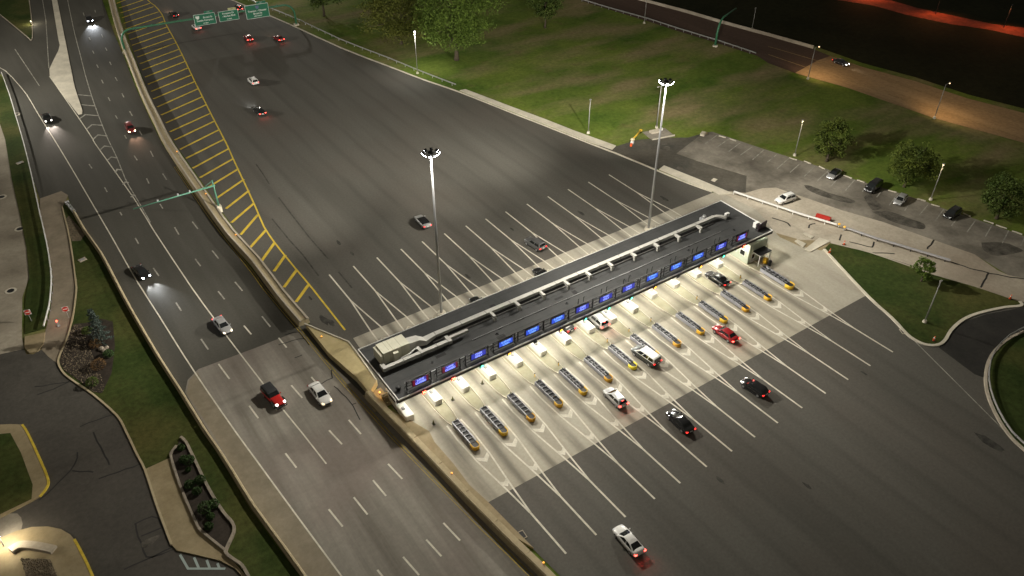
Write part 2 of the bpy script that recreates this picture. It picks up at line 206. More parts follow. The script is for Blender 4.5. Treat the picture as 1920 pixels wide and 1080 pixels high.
 'shrubs': [((-32.35, 20.16), 0.75), ((-32.89, 20.75), 0.6), ((-32.9, 18.75), 0.35), ((-32.12, 15.92), 0.7), ((-33.5, 16.01), 0.65), ((-33.0, 14.41), 0.6), ((-33.0, 11.03), 0.9),
            ((-31.89, 11.07), 0.7), ((-32.8, 9.5), 0.5), ((-33.45, 8.1), 0.55), ((-32.56, 23.17), 0.5)],
 'side_road': [(-48.31, 161.56), (-38.93, 152.62), (-39.09, 142.36), (-40.62, 121.01), (-41.4, 104.4), (-42.26, 89.97), (-43.37, 79.41), (-45.31, 73.74), (-47.06, 62.05), (-47.23, 58.69),
               (-50.57, 59.43), (-57.04, 61.43)],
 'sidewalk_slab': [(63.36, 106.83), (64.99, 106.55), (68.85, 90.57), (71.49, 80.11), (73.4, 71.32), (76.57, 59.43), (74.66, 58.48), (73.03, 63.81), (69.9, 77.94), (67.42, 88.48)],
 'sidewalk_slab_b': [(77.1, 45.5), (79.15, 46.17), (81.0, 37.38), (82.59, 28.92), (79.97, 30.18), (79.88, 32.37), (78.31, 38.65)],
 'slabs': [[(82.14, 10.69), (82.84, 10.7), (83.19, 8.84), (82.25, 8.64)], [(78.83, 9.86), (79.76, 9.92), (79.93, 8.01), (78.41, 7.55)],
           [(77.98, 6.89), (83.8, 8.0), (84.34, 5.96), (78.48, 5.75)]],
 'sodium': [(216.7, 93.01), (219.53, 69.31), (225.76, 50.07)],
 'spots': {'cone_a': (81.09, 3.57),
           'cone_b': (85.55, 3.76),
           'cone_c': (74.2, -22.08),
           'cone_d': (95.07, -23.08),
           'dne_a': (-45.05, 65.46),
           'dne_b': (-39.75, 62.87),
           'drum': (68.7, 7.45),
           'ghostpad': (88.84, 58.37),
           'grate_a': (-1.8, -14.77),
           'grate_b': (72.43, -17.96),
           'hatchbox': (97.28, 52.26),
           'lamp_curb': (-20.69, 226.56),
           'pit': (-5.59, 16.38),
           'red_tarp': (89.94, 12.01),
           'redlight': (-41.59, 61.76),
           'white_lid': (83.57, 35.34),
           'yellow_jet': (81.75, 58.84)},
 'stains': [((61.04, -39.25), 2.2), ((33.78, -29.75), 0.8), ((-4.27, 45.34), 0.7), ((-4.05, 36.95), 1.2), ((-4.73, 38.43), 1.5), ((69.45, 35.78), 1.3), ((66.73, 35.57), 1.0),
            ((21.55, 35.45), 0.9), ((7.01, 58.51), 1.0), ((7.56, 53.8), 0.8), ((51.69, 40.81), 1.1), ((36.86, 43.78), 0.7), ((58.53, -20.47), 0.6), ((25.02, -22.58), 0.8)],
 'stalls': [[(99.87, 50.24), (94.31, 48.61)], [(100.83, 47.35), (95.05, 45.8)], [(101.54, 44.42), (95.97, 42.86)], [(102.37, 41.48), (96.8, 40.13)], [(103.24, 38.88), (97.51, 37.1)],
            [(103.84, 35.71), (99.24, 34.39)], [(104.94, 33.02), (98.81, 31.18)], [(105.76, 30.17), (99.67, 28.41)], [(106.48, 27.28), (100.66, 25.44)], [(107.47, 24.32), (101.56, 22.64)],
            [(107.79, 21.43), (102.28, 19.58)], [(108.55, 18.42), (103.08, 16.66)], [(109.91, 15.75), (105.66, 14.36)], [(109.79, 12.41), (106.13, 11.25)], [(110.99, 9.59), (105.49, 7.82)],
            [(111.56, 6.56), (106.23, 4.8)], [(112.6, 3.6), (107.06, 2.07)], [(113.4, 0.71), (107.74, -0.99)], [(114.02, -2.37), (108.7, -3.84)], [(114.86, -5.25), (109.1, -6.84)],
            [(116.11, -8.02), (110.41, -9.73)], [(116.32, -11.08), (110.99, -12.8)], [(116.89, -14.04), (112.98, -15.26)]],
 'strip_lawn': [(-34.75, 186.03), (-34.22, 182.08), (-34.6, 167.54), (-35.08, 155.1), (-35.94, 137.57), (-37.02, 118.55), (-38.04, 103.35), (-38.95, 88.8), (-39.85, 78.98), (-40.64, 73.71),
                (-42.04, 67.38), (-43.61, 62.3), (-46.5, 62.64), (-44.92, 72.93), (-43.37, 79.41), (-42.26, 89.97), (-41.4, 104.4), (-40.62, 121.01), (-39.09, 142.36), (-38.93, 152.62)],
 'toll_pad': [(-2.77, 31.47), (79.67, 31.71), (82.68, 28.85), (83.64, 25.05), (83.21, 21.27), (79.12, 12.61), (80.99, 4.7), (75.96, -8.38), (-2.45, -8.23), (-2.99, -4.52), (-2.87, -0.22),
              (-3.05, 4.54), (-4.18, 10.22), (-3.25, 23.2)],
 'trees': {'big': (73.96, 125.98, 25.03, 12.73),
           'mid': (110.56, 133.38, 10.71, 4.98),
           'olive': (66.98, 146.21, 18.41, 11.4),
           'r1': (110.66, 27.35, 10.51, 4.4),
           'r2': (114.74, 10.73, 10.42, 5.42),
           'r3': (118.56, -7.3, 10.75, 4.88),
           'shrub': (87.21, -11.35, 5.3, 2.27),
           'spruce': (-36.5, 53.56, 6.6, 1.2),
           'topleft': (58.4, 182.45, 12.45, 6.87)},
 'triangle_lawn': [(84.07, 5.65), (85.61, 2.84), (87.4, -0.53), (89.48, -6.95), (90.94, -11.55), (93.2, -16.59), (93.95, -18.62), (95.19, -22.25), (95.92, -24.38), (94.91, -25.12),
                   (92.3, -23.87), (88.7, -22.65), (85.25, -21.85), (82.32, -21.72), (79.03, -22.14), (76.01, -22.99), (74.07, -23.1), (72.54, -22.21), (71.95, -20.7), (72.19, -18.61),
                   (73.81, -14.72), (75.7, -8.57), (81.28, 4.93)],
 'verge_lawn': [(-33.86, 102.24), (-32.15, 104.4), (-32.3, 98.18), (-31.25, 80.1), (-30.86, 67.59), (-30.61, 55.27), (-30.09, 44.52), (-29.78, 36.74), (-29.27, 29.02), (-28.81, 21.91),
                (-28.53, 14.88), (-28.27, 8.4), (-27.49, 1.11), (-26.52, -5.75), (-25.76, -11.02), (-31.67, -6.98), (-31.76, -2.0), (-32.51, 1.46), (-32.97, 3.21), (-34.45, 7.64),
                (-34.41, 22.48), (-37.69, 22.35), (-37.89, 25.77), (-38.09, 30.91), (-38.42, 34.89), (-40.34, 41.48), (-42.09, 45.99), (-43.06, 48.94), (-43.33, 51.76), (-42.86, 53.55),
                (-41.06, 57.47), (-38.97, 63.53), (-37.01, 71.22), (-34.99, 87.86)],
 'wall_axis': [(10.41, 262.73), (5.32, 236.31), (-0.05, 198.73), (-2.78, 175.01), (-5.64, 149.75), (-7.31, 130.2), (-8.38, 116.66), (-8.77, 97.4), (-9.05, 84.6), (-9.1, 71.76),
               (-8.35, 60.48), (-8.33, 48.26), (-7.91, 38.71)],
 'wall_axis_b': [(-6.65, 17.89), (-6.22, 13.24), (-5.73, 8.64), (-5.17, 2.92), (-4.77, -1.39), (-4.35, -6.76), (-3.88, -11.08), (-3.39, -15.67), (-2.83, -19.9), (-2.11, -26.65)],
 'wedge': [(-5.61, 13.76), (-4.08, 10.41), (-2.77, 6.53), (-3.14, 4.37), (-2.96, -0.37), (-3.08, -4.67), (-2.52, -8.59), (-2.11, -13.22), (-1.7, -17.25), (-2.72, -14.7), (-3.44, -7.86),
           (-4.09, -0.16), (-4.99, 9.52)],
 'wheelstops': [[(99.95, 49.68), (100.57, 48.15)], [(100.91, 47.21), (101.28, 45.58)], [(104.94, 33.02), (105.44, 31.38)], [(106.39, 30.12), (106.65, 28.43)],
                [(107.18, 26.58), (107.14, 25.13)], [(108.28, 20.94), (108.52, 19.14)], [(108.92, 18.03), (109.26, 16.54)], [(110.59, 11.53), (111.13, 10.15)],
                [(112.46, 6.08), (113.0, 4.61)], [(112.81, 3.14), (113.34, 1.7)], [(114.9, -2.98), (114.87, -3.57)], [(115.79, -6.31), (116.18, -8.07)], [(116.14, -8.63), (116.6, -10.52)],
                [(116.62, -11.57), (117.06, -13.3)]]}

# ------------------------------------------------------------------ camera
f_, yaw, pit, rol = CAM[:4]
fw = Vector((math.sin(yaw)*math.cos(pit), math.cos(yaw)*math.cos(pit), -math.sin(pit)))
rt = Vector((math.cos(yaw), -math.sin(yaw), 0)); up = rt.cross(fw)
cd = bpy.data.cameras.new('camera'); cam = bpy.data.objects.new('camera', cd); C.objects.link(cam)
m = Matrix((rt, up, -fw)).transposed().to_4x4(); m.translation = Vector(CAM[4:7])
cam.matrix_world = m
cd.sensor_width = 36; cd.lens = 36*f_/1920; cd.clip_start = 1; cd.clip_end = 6000
S.camera = cam
# ------------------------------------------------------------------ night sky
w = bpy.data.worlds.new('World'); S.world = w; w.use_nodes = True
nt = w.node_tree; nt.nodes.clear()
sky = nt.nodes.new('ShaderNodeTexSky'); sky.sky_type = 'NISHITA'; sky.sun_disc = False
sky.sun_elevation = R(-4); sky.sun_rotation = R(250)
b1 = nt.nodes.new('ShaderNodeBackground'); b1.inputs[1].default_value = 0.05
b2 = nt.nodes.new('ShaderNodeBackground'); b2.inputs[0].default_value = (1, .92, .74, 1); b2.inputs[1].default_value = 0.1   # town glow
ad = nt.nodes.new('ShaderNodeAddShader'); wo = nt.nodes.new('ShaderNodeOutputWorld')
nt.links.new(sky.outputs[0], b1.inputs[0]); nt.links.new(b1.outputs[0], ad.inputs[0]); nt.links.new(b2.outputs[0], ad.inputs[1]); nt.links.new(ad.outputs[0], wo.inputs[0])
S.view_settings.view_transform = 'Standard'; S.view_settings.look = 'None'; S.view_settings.exposure = 0.0; S.view_settings.gamma = 1
MAST_FAR, MAST_MID, MAST_LOW = 155000, 24000, 9000     # watts of each far, middle and down beam of a high mast
SOFFIT = 195
def lamp(name, kind, loc, energy, color, parent=None, aim=None, size=.3, cone=None, blend=.5, sx=None, sy=None):
    d = bpy.data.lights.new(name, kind); d.energy = energy; d.color = color
    if kind == 'AREA':
        d.shape = 'RECTANGLE'; d.size = sx; d.size_y = sy
    else:
        d.shadow_soft_size = size
    if cone: d.spot_size = R(cone); d.spot_blend = blend
    ob = bpy.data.objects.new(name, d); C.objects.link(ob)
    ob.location = loc
    if aim is not None: ob.rotation_euler = Vector(aim).to_track_quat('-Z', 'Y').to_euler()
    if parent: ob.parent = parent
    return ob
# ------------------------------------------------------------------ materials
MATS = {}
def mat(name, col=(.5, .5, .5), rough=.6, metal=0., emit=None, es=1., coat=0., spec=.5, trans=0.):
    if name in MATS: return MATS[name]
    m = bpy.data.materials.new(name); m.use_nodes = True; MATS[name] = m
    p = m.node_tree.nodes['Principled BSDF']
    p.inputs['Base Color'].default_value = (*col, 1); p.inputs['Roughness'].default_value = rough
    p.inputs['Metallic'].default_value = metal; p.inputs['Coat Weight'].default_value = coat; p.inputs['Coat Roughness'].default_value = .06
    p.inputs['Specular IOR Level'].default_value = spec
    if emit: p.inputs['Emission Color'].default_value = (*emit, 1); p.inputs['Emission Strength'].default_value = es
    return m
def surf(name, ca, cb, scale=.12, stretch=(1, 1, 1), rot=0., rough=.85, fine=1.2, fine_amt=.25, cc=None, c_scale=.03, bump=.02, ramp=None, tracks=None, det=6, c_map=None, cd=None, spec=.3, lo=.35, hi=.65):
    """two-tone weathered surface: large mottling, finer grain, optional second tint and lane tracks"""
    if name in MATS: return MATS[name]
    m = bpy.data.materials.new(name); m.use_nodes = True; MATS[name] = m
    N = m.node_tree.nodes; K = m.node_tree.links; p = N['Principled BSDF']
    p.inputs['Roughness'].default_value = rough; p.inputs['Specular IOR Level'].default_value = spec
    g = N.new('ShaderNodeNewGeometry')
    mp = N.new('ShaderNodeMapping'); mp.inputs['Scale'].default_value = stretch; mp.inputs['Rotation'].default_value = (0, 0, rot)
    K.new(g.outputs['Position'], mp.inputs[0])
    n1 = N.new('ShaderNodeTexNoise'); n1.inputs['Scale'].default_value = scale; n1.inputs['Detail'].default_value = det; n1.inputs['Roughness'].default_value = .6
    K.new(mp.outputs[0], n1.inputs['Vector'])
    mr = N.new('ShaderNodeMapRange'); mr.inputs[1].default_value = lo; mr.inputs[2].default_value = hi; K.new(n1.outputs[0], mr.inputs[0])
    mx = N.new('ShaderNodeMix'); mx.data_type = 'RGBA'; mx.inputs[6].default_value = (*ca, 1); mx.inputs[7].default_value = (*cb, 1)
    K.new(mr.outputs[0], mx.inputs[0]); col = mx.outputs[2]
    if cc:
        n3 = N.new('ShaderNodeTexNoise'); n3.inputs['Scale'].default_value = c_scale; n3.inputs['Detail'].default_value = 5
        if c_map:
            mp3 = N.new('ShaderNodeMapping'); mp3.inputs['Scale'].default_value = (c_map[0], c_map[1], 1); mp3.inputs['Rotation'].default_value = (0, 0, c_map[2])
            K.new(g.outputs['Position'], mp3.inputs[0]); K.new(mp3.outputs[0], n3.inputs['Vector'])
        else: K.new(g.outputs['Position'], n3.inputs['Vector'])
        m3 = N.new('ShaderNodeMapRange'); m3.inputs[1].default_value = .45; m3.inputs[2].default_value = .7; K.new(n3.outputs[0], m3.inputs[0])
        x3 = N.new('ShaderNodeMix'); x3.data_type = 'RGBA'; x3.inputs[7].default_value = (*cc, 1)
        K.new(m3.outputs[0], x3.inputs[0]); K.new(col, x3.inputs[6]); col = x3.outputs[2]
    if cd:      # scattered bare or weedy spots
        n5 = N.new('ShaderNodeTexNoise'); n5.inputs['Scale'].default_value = .16; n5.inputs['Detail'].default_value = 6; n5.inputs['Roughness'].default_value = .7
        K.new(g.outputs['Position'], n5.inputs['Vector'])
        m5 = N.new('ShaderNodeMapRange'); m5.inputs[1].default_value = .57; m5.inputs[2].default_value = .68; m5.inputs[4].default_value = .5; K.new(n5.outputs[0], m5.inputs[0])
        x5 = N.new('ShaderNodeMix'); x5.data_type = 'RGBA'; x5.inputs[7].default_value = (*cd, 1)
        K.new(m5.outputs[0], x5.inputs[0]); K.new(col, x5.inputs[6]); col = x5.outputs[2]
    if tracks:   # dark wheel tracks down the middle of every toll lane (position along X)
        xs = [t for t, _ in tracks]; a, b = min(xs), max(xs)
        sp = N.new('ShaderNodeSeparateXYZ'); K.new(g.outputs['Position'], sp.inputs[0])
        nz = N.new('ShaderNodeTexNoise'); nz.inputs['Scale'].default_value = .06; nz.inputs['Detail'].default_value = 3; K.new(g.outputs['Position'], nz.inputs['Vector'])
        off = N.new('ShaderNodeMath'); off.operation = 'MULTIPLY_ADD'; off.inputs[1].default_value = 1.6; off.inputs[2].default_value = -.8; K.new(nz.outputs[0], off.inputs[0])
        ax = N.new('ShaderNodeMath'); ax.operation = 'ADD'; K.new(sp.outputs[0], ax.inputs[0]); K.new(off.outputs[0], ax.inputs[1])
        t = N.new('ShaderNodeMapRange'); t.inputs[1].default_value = a; t.inputs[2].default_value = b; K.new(ax.outputs[0], t.inputs[0])
        rp = N.new('ShaderNodeValToRGB'); rp.color_ramp.interpolation = 'LINEAR'
        e = rp.color_ramp.elements
        e[0].position = 0; e[0].color = (0, 0, 0, 1); e[1].position = 1; e[1].color = (0, 0, 0, 1)
        dk = min(v_ for _, v_ in tracks)
        for x_, v_ in tracks[1:-1]:
            q = e.new((x_-a)/(b-a)); q.color = (1, 1, 1, 1) if v_ < 1 else (0, 0, 0, 1)
        K.new(t.outputs[0], rp.inputs[0])
        tm = N.new('ShaderNodeMapRange'); tm.interpolation_type = 'SMOOTHSTEP'; tm.inputs[1].default_value = .55; tm.inputs[2].default_value = 1.; tm.inputs[3].default_value = 1.; tm.inputs[4].default_value = dk
        K.new(rp.outputs[0], tm.inputs[0])
        # tracks come and go along the lane
        mp2 = N.new('ShaderNodeMapping'); mp2.inputs['Scale'].default_value = (.5, .05, 1); K.new(g.outputs['Position'], mp2.inputs[0])
        n4 = N.new('ShaderNodeTexNoise'); n4.inputs['Scale'].default_value = 1; n4.inputs['Detail'].default_value = 4; K.new(mp2.outputs[0], n4.inputs['Vector'])
        m4 = N.new('ShaderNodeMapRange'); m4.inputs[1].default_value = .28; m4.inputs[2].default_value = .55; K.new(n4.outputs[0], m4.inputs[0])
        x4 = N.new('ShaderNodeMix'); x4.data_type = 'RGBA'; x4.inputs[6].default_value = (1, 1, 1, 1); K.new(m4.outputs[0], x4.inputs[0]); K.new(tm.outputs[0], x4.inputs[7])
        xm = N.new('ShaderNodeMix'); xm.data_type = 'RGBA'; xm.blend_type = 'MULTIPLY'; xm.inputs[0].default_value = 1
        K.new(col, xm.inputs[6]); K.new(x4.outputs[2], xm.inputs[7]); col = xm.outputs[2]
    n2 = N.new('ShaderNodeTexNoise'); n2.inputs['Scale'].default_value = fine; n2.inputs['Detail'].default_value = 8; n2.inputs['Roughness'].default_value = .75
    K.new(g.outputs['Position'], n2.inputs['Vector'])
    m2 = N.new('ShaderNodeMapRange'); m2.inputs[1].default_value = .25; m2.inputs[2].default_value = .75; m2.inputs[3].default_value = 1-fine_amt; m2.inputs[4].default_value = 1+fine_amt
    K.new(n2.outputs[0], m2.inputs[0])
    x2 = N.new('ShaderNodeMix'); x2.data_type = 'RGBA'; x2.blend_type = 'MULTIPLY'; x2.inputs[0].default_value = 1
    K.new(col, x2.inputs[6]); K.new(m2.outputs[0], x2.inputs[7]); K.new(x2.outputs[2], p.inputs['Base Color'])
    if bump:
        bp = N.new('ShaderNodeBump'); bp.inputs['Strength'].default_value = .4; bp.inputs['Distance'].default_value = bump
        K.new(n2.outputs[0], bp.inputs['Height']); K.new(bp.outputs[0], p.inputs['Normal'])
    return m
LX = [1.12, 5.85, 10.62, 15.62, 20.16, 25.06, 29.94, 34.54, 39.32, 44.6, 49.91, 55.19, 60.66, 66.37]     # toll islands
LC = [-1.35, 3.5, 8.35, 13.2, 18.1, 22.95, 27.8, 32.6, 37.4, 42.6, 48.0, 53.2, 58.75, 64.0]              # toll lanes
def lane_tracks(dark):
    t = [(-6., 1.)]
    for i in range(14): t += [(LC[i], dark), (LX[i], 1.04)]
    return t + [(75, 1.)]
M_asph = surf('asphalt_plaza', (.086, .081, .069), (.112, .106, .091), .16, (1, .06, 1), R(-2), cc=(.1, .09, .076), c_scale=.05, tracks=lane_tracks(.87), fine=2.5, fine_amt=.22)
M_hwy = surf('asphalt_highway', (.058, .055, .045), (.08, .076, .064), .25, (1, .07, 1), R(3), cc=(.085, .08, .066), fine=2.5, fine_amt=.18)
M_hwyc = surf('highway_concrete', (.15, .134, .11), (.29, .268, .228), .34, (1, .045, 1), R(-13), cc=(.2, .165, .142), c_scale=.06, fine=1.5, fine_amt=.15)
M_shoulder = surf('shoulder_concrete', (.2, .17, .12), (.25, .215, .155), .4, fine=1.5, fine_amt=.15)
M_pad = surf('pad_concrete', (.34, .31, .25), (.45, .42, .345), .22, (1, .2, 1), cc=(.38, .345, .27), tracks=lane_tracks(.47), fine=2, fine_amt=.14)
M_conc = surf('concrete_pale', (.52, .48, .39), (.66, .61, .5), .3, fine=2, fine_amt=.12)
M_conc2 = surf('concrete_service', (.4, .355, .28), (.55, .49, .395), .18, (1, 1, 1), cc=(.3, .25, .19), fine=1.5, fine_amt=.2)
M_tan = surf('concrete_tan', (.26, .205, .115), (.34, .275, .165), .35, fine=2, fine_amt=.15)
M_wall = surf('wall_concrete', (.36, .29, .175), (.5, .42, .275), .25, (1, .15, 1), fine=2, fine_amt=.2)
M_lot = surf('asphalt_lot', (.062, .057, .048), (.083, .076, .064), .2, cc=(.075, .066, .056), fine=1.6, fine_amt=.22)
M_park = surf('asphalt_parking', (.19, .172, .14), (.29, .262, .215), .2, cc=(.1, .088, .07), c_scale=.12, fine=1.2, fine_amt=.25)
M_serv = surf('asphalt_service', (.088, .08, .064), (.125, .112, .09), .15, cc=(.06, .058, .05), c_scale=.12, fine=1.2, fine_amt=.25)
M_new = surf('asphalt_new', (.02, .019, .017), (.032, .03, .026), .3, fine=2, fine_amt=.3)
M_side = surf('side_road_concrete', (.3, .265, .205), (.42, .37, .29), .3, cc=(.22, .19, .145), c_scale=.15, fine=1.5, fine_amt=.2)
M_drive = surf('driveway_concrete', (.21, .175, .125), (.29, .24, .175), .3, fine=1.5, fine_amt=.15)
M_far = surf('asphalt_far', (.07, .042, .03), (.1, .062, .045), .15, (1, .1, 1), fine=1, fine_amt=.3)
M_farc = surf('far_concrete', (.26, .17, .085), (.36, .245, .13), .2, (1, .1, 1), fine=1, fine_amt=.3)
M_red = surf('sodium_tint', (.12, .03, .016), (.26, .06, .03), .12, fine=.6, fine_amt=.5)  # red of the sodium light put into the base colour
M_grass = surf('grass', (.065, .115, .017), (.15, .195, .035), .05, cc=(.24, .195, .1), c_scale=.06, c_map=(.55, 1.5, R(34)), cd=(.15, .12, .05), fine=.9, fine_amt=.4, bump=.12, rough=.95, spec=.1)
M_lawn = surf('lawn', (.03, .048, .011), (.049, .066, .017), .12, cc=(.085, .08, .025), c_scale=.06, fine=1.2, fine_amt=.45, bump=.12, rough=.95, spec=.1)
M_soil = surf('soil', (.022, .017, .012), (.04, .03, .022), .8, fine=3, fine_amt=.4)
M_gravel = surf('gravel', (.1, .08, .052), (.19, .15, .1), 2.5, fine=4, fine_amt=.5, bump=.1)
M_white = surf('road_paint_white', (.55, .52, .43), (.72, .68, .57), .8, fine=3, fine_amt=.15, bump=0)
M_fade = surf('road_paint_faded', (.55, .52, .43), (.74, .7, .6), .5, fine=3, fine_amt=.2, bump=0)
M_whitew = surf('road_paint_worn', (.2, .19, .165), (.45, .43, .37), .7, fine=3, fine_amt=.3, bump=0)
M_yel = surf('road_paint_yellow', (.54, .39, .045), (.7, .52, .065), .7, fine=3, fine_amt=.25, bump=0)
M_yelw = surf('road_paint_yellow_worn', (.2, .155, .05), (.42, .32, .06), .6, fine=3, fine_amt=.3, bump=0)
M_roof = surf('roof_membrane', (.048, .049, .049), (.068, .069, .068), .25, (1, .3, 1), fine=1.5, fine_amt=.12, rough=.75)
M_stone = surf('planter_stone', (.22, .19, .15), (.33, .28, .22), 1., fine=3, fine_amt=.3)
M_galv = mat('galvanised_steel', (.5, .5, .5), .45, .6)
M_pole = mat('pole_steel', (.5, .51, .52), .45, .3); M_post = mat('lamp_post_steel', (.3, .29, .27), .5, .2)
M_green = mat('green_paint', (.05, .19, .1), .45)
M_black = mat('black_paint', (.012, .012, .013), .5)
M_dark = mat('dark_steel', (.03, .03, .032), .5, .3)
M_wht = mat('white_panel', (.8, .79, .76), .5)
M_duct = surf('duct_metal', (.5, .49, .45), (.6, .585, .54), .6, fine=2, fine_amt=.08, bump=0, rough=.5)
M_glass = mat('dark_glass', (.012, .014, .015), .06, 0, spec=.6)
M_yp = mat('yellow_plastic', (.8, .47, .02), .5)
M_orange = mat('orange_plastic', (.8, .12, .03), .5)
M_ltwarm = mat('lamp_glow_white', (1, 1, 1), .4, emit=(1, .98, .92), es=40)
M_ltcool = mat('mast_lens', (1, 1, 1), .4, emit=(.95, .98, 1), es=60)
# ------------------------------------------------------------------ mesh helpers
class MB:
    def __init__(s): s.v = []; s.f = []
    def quadring(s, rings, cap=True, closed=True):
        n = len(rings[0]); b = len(s.v)
        for r in rings: s.v += [tuple(p) for p in r]
        for k in range(len(rings)-1):
            for i in range(n if closed else n-1):
                j = (i+1) % n
                s.f.append((b+k*n+i, b+k*n+j, b+(k+1)*n+j, b+(k+1)*n+i))
        if cap:
            s.f.append(tuple(b+i for i in reversed(range(n)))); s.f.append(tuple(b+(len(rings)-1)*n+i for i in range(n)))
        return s
    def box(s, cx, cy, cz, sx, sy, sz, rz=0, bev=0):
        c, q = math.cos(rz), math.sin(rz)
        def P(x, y, z): return (cx+x*c-y*q, cy+x*q+y*c, cz+z)
        a, b_, h = sx/2, sy/2, sz/2
        r0 = [P(-a, -b_, -h), P(a, -b_, -h), P(a, b_, -h), P(-a, b_, -h)]
        r1 = [P(-a, -b_, h), P(a, -b_, h), P(a, b_, h), P(-a, b_, h)]
        return s.quadring([r0, r1])
    def seg(s, p, q, wd, h):          # box beam between two 3D points (wd across, h high, centred)
        p = Vector(p); q = Vector(q); d = (q-p).normalized()
        si = d.cross(Vector((0, 0, 1)))
        si = si.normalized() if si.length > 1e-4 else Vector((1, 0, 0))
        u = si.cross(d).normalized(); si = si*wd/2; u = u*h/2
        return s.quadring([[e-si-u, e+si-u, e+si+u, e-si+u] for e in (p, q)])
    def tube(s, pts, r, n=8):
        pts = [Vector(p) for p in pts]; rr = r if isinstance(r, (list, tuple)) else [r]*len(pts)
        rings = []
        ref = None
        for i, p in enumerate(pts):
            d = (pts[min(i+1, len(pts)-1)]-pts[max(i-1, 0)]).normalized()
            a = d.cross(Vector((0, 0, 1))) if abs(d.z) < .95 else d.cross(Vector((1, 0, 0)))
            a.normalize()
            if ref is not None:
                a = (ref - d*ref.dot(d)).normalized()
            ref = a; b = d.cross(a)
            rings.append([p+(a*math.cos(t*2*math.pi/n)+b*math.sin(t*2*math.pi/n))*rr[i] for t in range(n)])
        return s.quadring(rings)
    def cyl(s, x, y, z0, z1, r0, r1=None, n=12):
        r1 = r0 if r1 is None else r1
        return s.quadring([[(x+r*math.cos(i*2*math.pi/n), y+r*math.sin(i*2*math.pi/n), z) for i in range(n)] for r, z in ((r0, z0), (r1, z1))])
    def ball(s, c, r, n=10, mrow=6, sz=1.):
        rings = []
        for k in range(1, mrow):
            t = math.pi*k/mrow
            rings.append([(c[0]+r*math.sin(t)*math.cos(i*2*math.pi/n), c[1]+r*math.sin(t)*math.sin(i*2*math.pi/n), c[2]-r*sz*math.cos(t)) for i in range(n)])
        return s.quadring(rings)
    def poly(s, pts, z):              # flat, may be concave
        b = len(s.v); pts = list(pts)
        s.v += [(p[0], p[1], z) for p in pts]
        for t in tessellate_polygon([[Vector((p[0], p[1], 0)) for p in pts]]):
            a, c, d = [Vector(pts[i][:2]) for i in t]
            cr = (c-a).cross(d-a)
            s.f.append(tuple(b+i for i in (t if cr > 0 else reversed(t))))
        return s
    def prism(s, pts, z0, z1):
        s.poly(pts, z1); b = len(s.v); n = len(pts)
        s.v += [(p[0], p[1], z0) for p in pts]+[(p[0], p[1], z1) for p in pts]
        area = sum(pts[i][0]*pts[(i+1) % n][1]-pts[(i+1) % n][0]*pts[i][1] for i in range(n))
        for i in range(n):
            j = (i+1) % n
            q = (b+i, b+j, b+n+j, b+n+i)
            s.f.append(q if area > 0 else tuple(reversed(q)))
        return s
    def ribbon(s, path, wd, z):
        a, b_ = offs(path, wd/2), offs(path, -wd/2)
        b = len(s.v)
        for p, q in zip(a, b_): s.v += [(p[0], p[1], z), (q[0], q[1], z)]
        for i in range(len(path)-1): s.f.append((b+2*i, b+2*i+1, b+2*i+3, b+2*i+2))
        return s
    def wallrun(s, path, prof):       # sweep a profile [(offset,z)...] closed along a path
        rings = []
        cols = {o_: offs(path, o_) for o_, _ in prof}
        for i in range(len(path)):
            rings.append([(cols[o_][i][0], cols[o_][i][1], z) for o_, z in prof])
        return s.quadring(rings)
    def build(s, name, m, parent=None, smooth=False):
        me = bpy.data.meshes.new(name); me.from_pydata([tuple(p) for p in s.v], [], s.f); me.update()
        return link(name, me, m, parent, smooth)
def link(name, me, m, parent=None, smooth=False):
    if m and not me.materials: me.materials.append(m)
    if smooth:
        for p in me.polygons: p.use_smooth = True
    ob = bpy.data.objects.new(name, me); C.objects.link(ob)
    if parent: ob.parent = parent
    return ob
def offs(path, d):
    out = []
    n = len(path)
    for i in range(n):
        p = Vector(path[i][:2])
        a = Vector(path[max(i-1, 0)][:2]); c = Vector(path[min(i+1, n-1)][:2])
        d1 = (p-a).normalized() if i > 0 else (c-p).normalized()
        d2 = (c-p).normalized() if i < n-1 else d1
        n1 = Vector((-d1.y, d1.x)); n2 = Vector((-d2.y, d2.x)); nn = (n1+n2)
        nn = nn.normalized() if nn.length > .1 else n1
        k = min(1/max(nn.dot(n1), .4), 2)
        out.append((p.x+nn.x*d*k, p.y+nn.y*d*k))
    return out
def resample(path, step):
    out = [Vector(path[0][:2])]; acc = 0
    for a, b in zip(path, path[1:]):
        a = Vector(a[:2]); b = Vector(b[:2]); l = (b-a).length; t = step-acc
        while t <= l:
            out.append(a+(b-a)*t/l); t += step
        acc = l-(t-step)
    return [(p.x, p.y) for p in out]
def smooth_path(path, n=3):          # Catmull-Rom
    P = [Vector(p[:2]) for p in path]; out = []
    for i in range(len(P)-1):
        a = P[max(i-1, 0)]; b = P[i]; c = P[i+1]; d = P[min(i+2, len(P)-1)]
        for k in range(n):
            t = k/n
            q = .5*((2*b)+(c-a)*t+(2*a-5*b+4*c-d)*t*t+(3*b-a-3*c+d)*t**3)
            out.append((q.x, q.y))
    return out+[tuple(P[-1])]
def tag(ob, label=None, cat=None, group=None, kind=None):
    if label: ob['label'] = label
    if cat: ob['category'] = cat
    if group: ob['group'] = group
    if kind: ob['kind'] = kind
    return ob
def thing(name, label, cat, loc=(0, 0, 0), rz=0, group=None):
    ob = bpy.data.objects.new(name, None); C.objects.link(ob); ob.location = loc; ob.rotation_euler = (0, 0, rz); ob.empty_display_size = .3
    return tag(ob, label, cat, group)
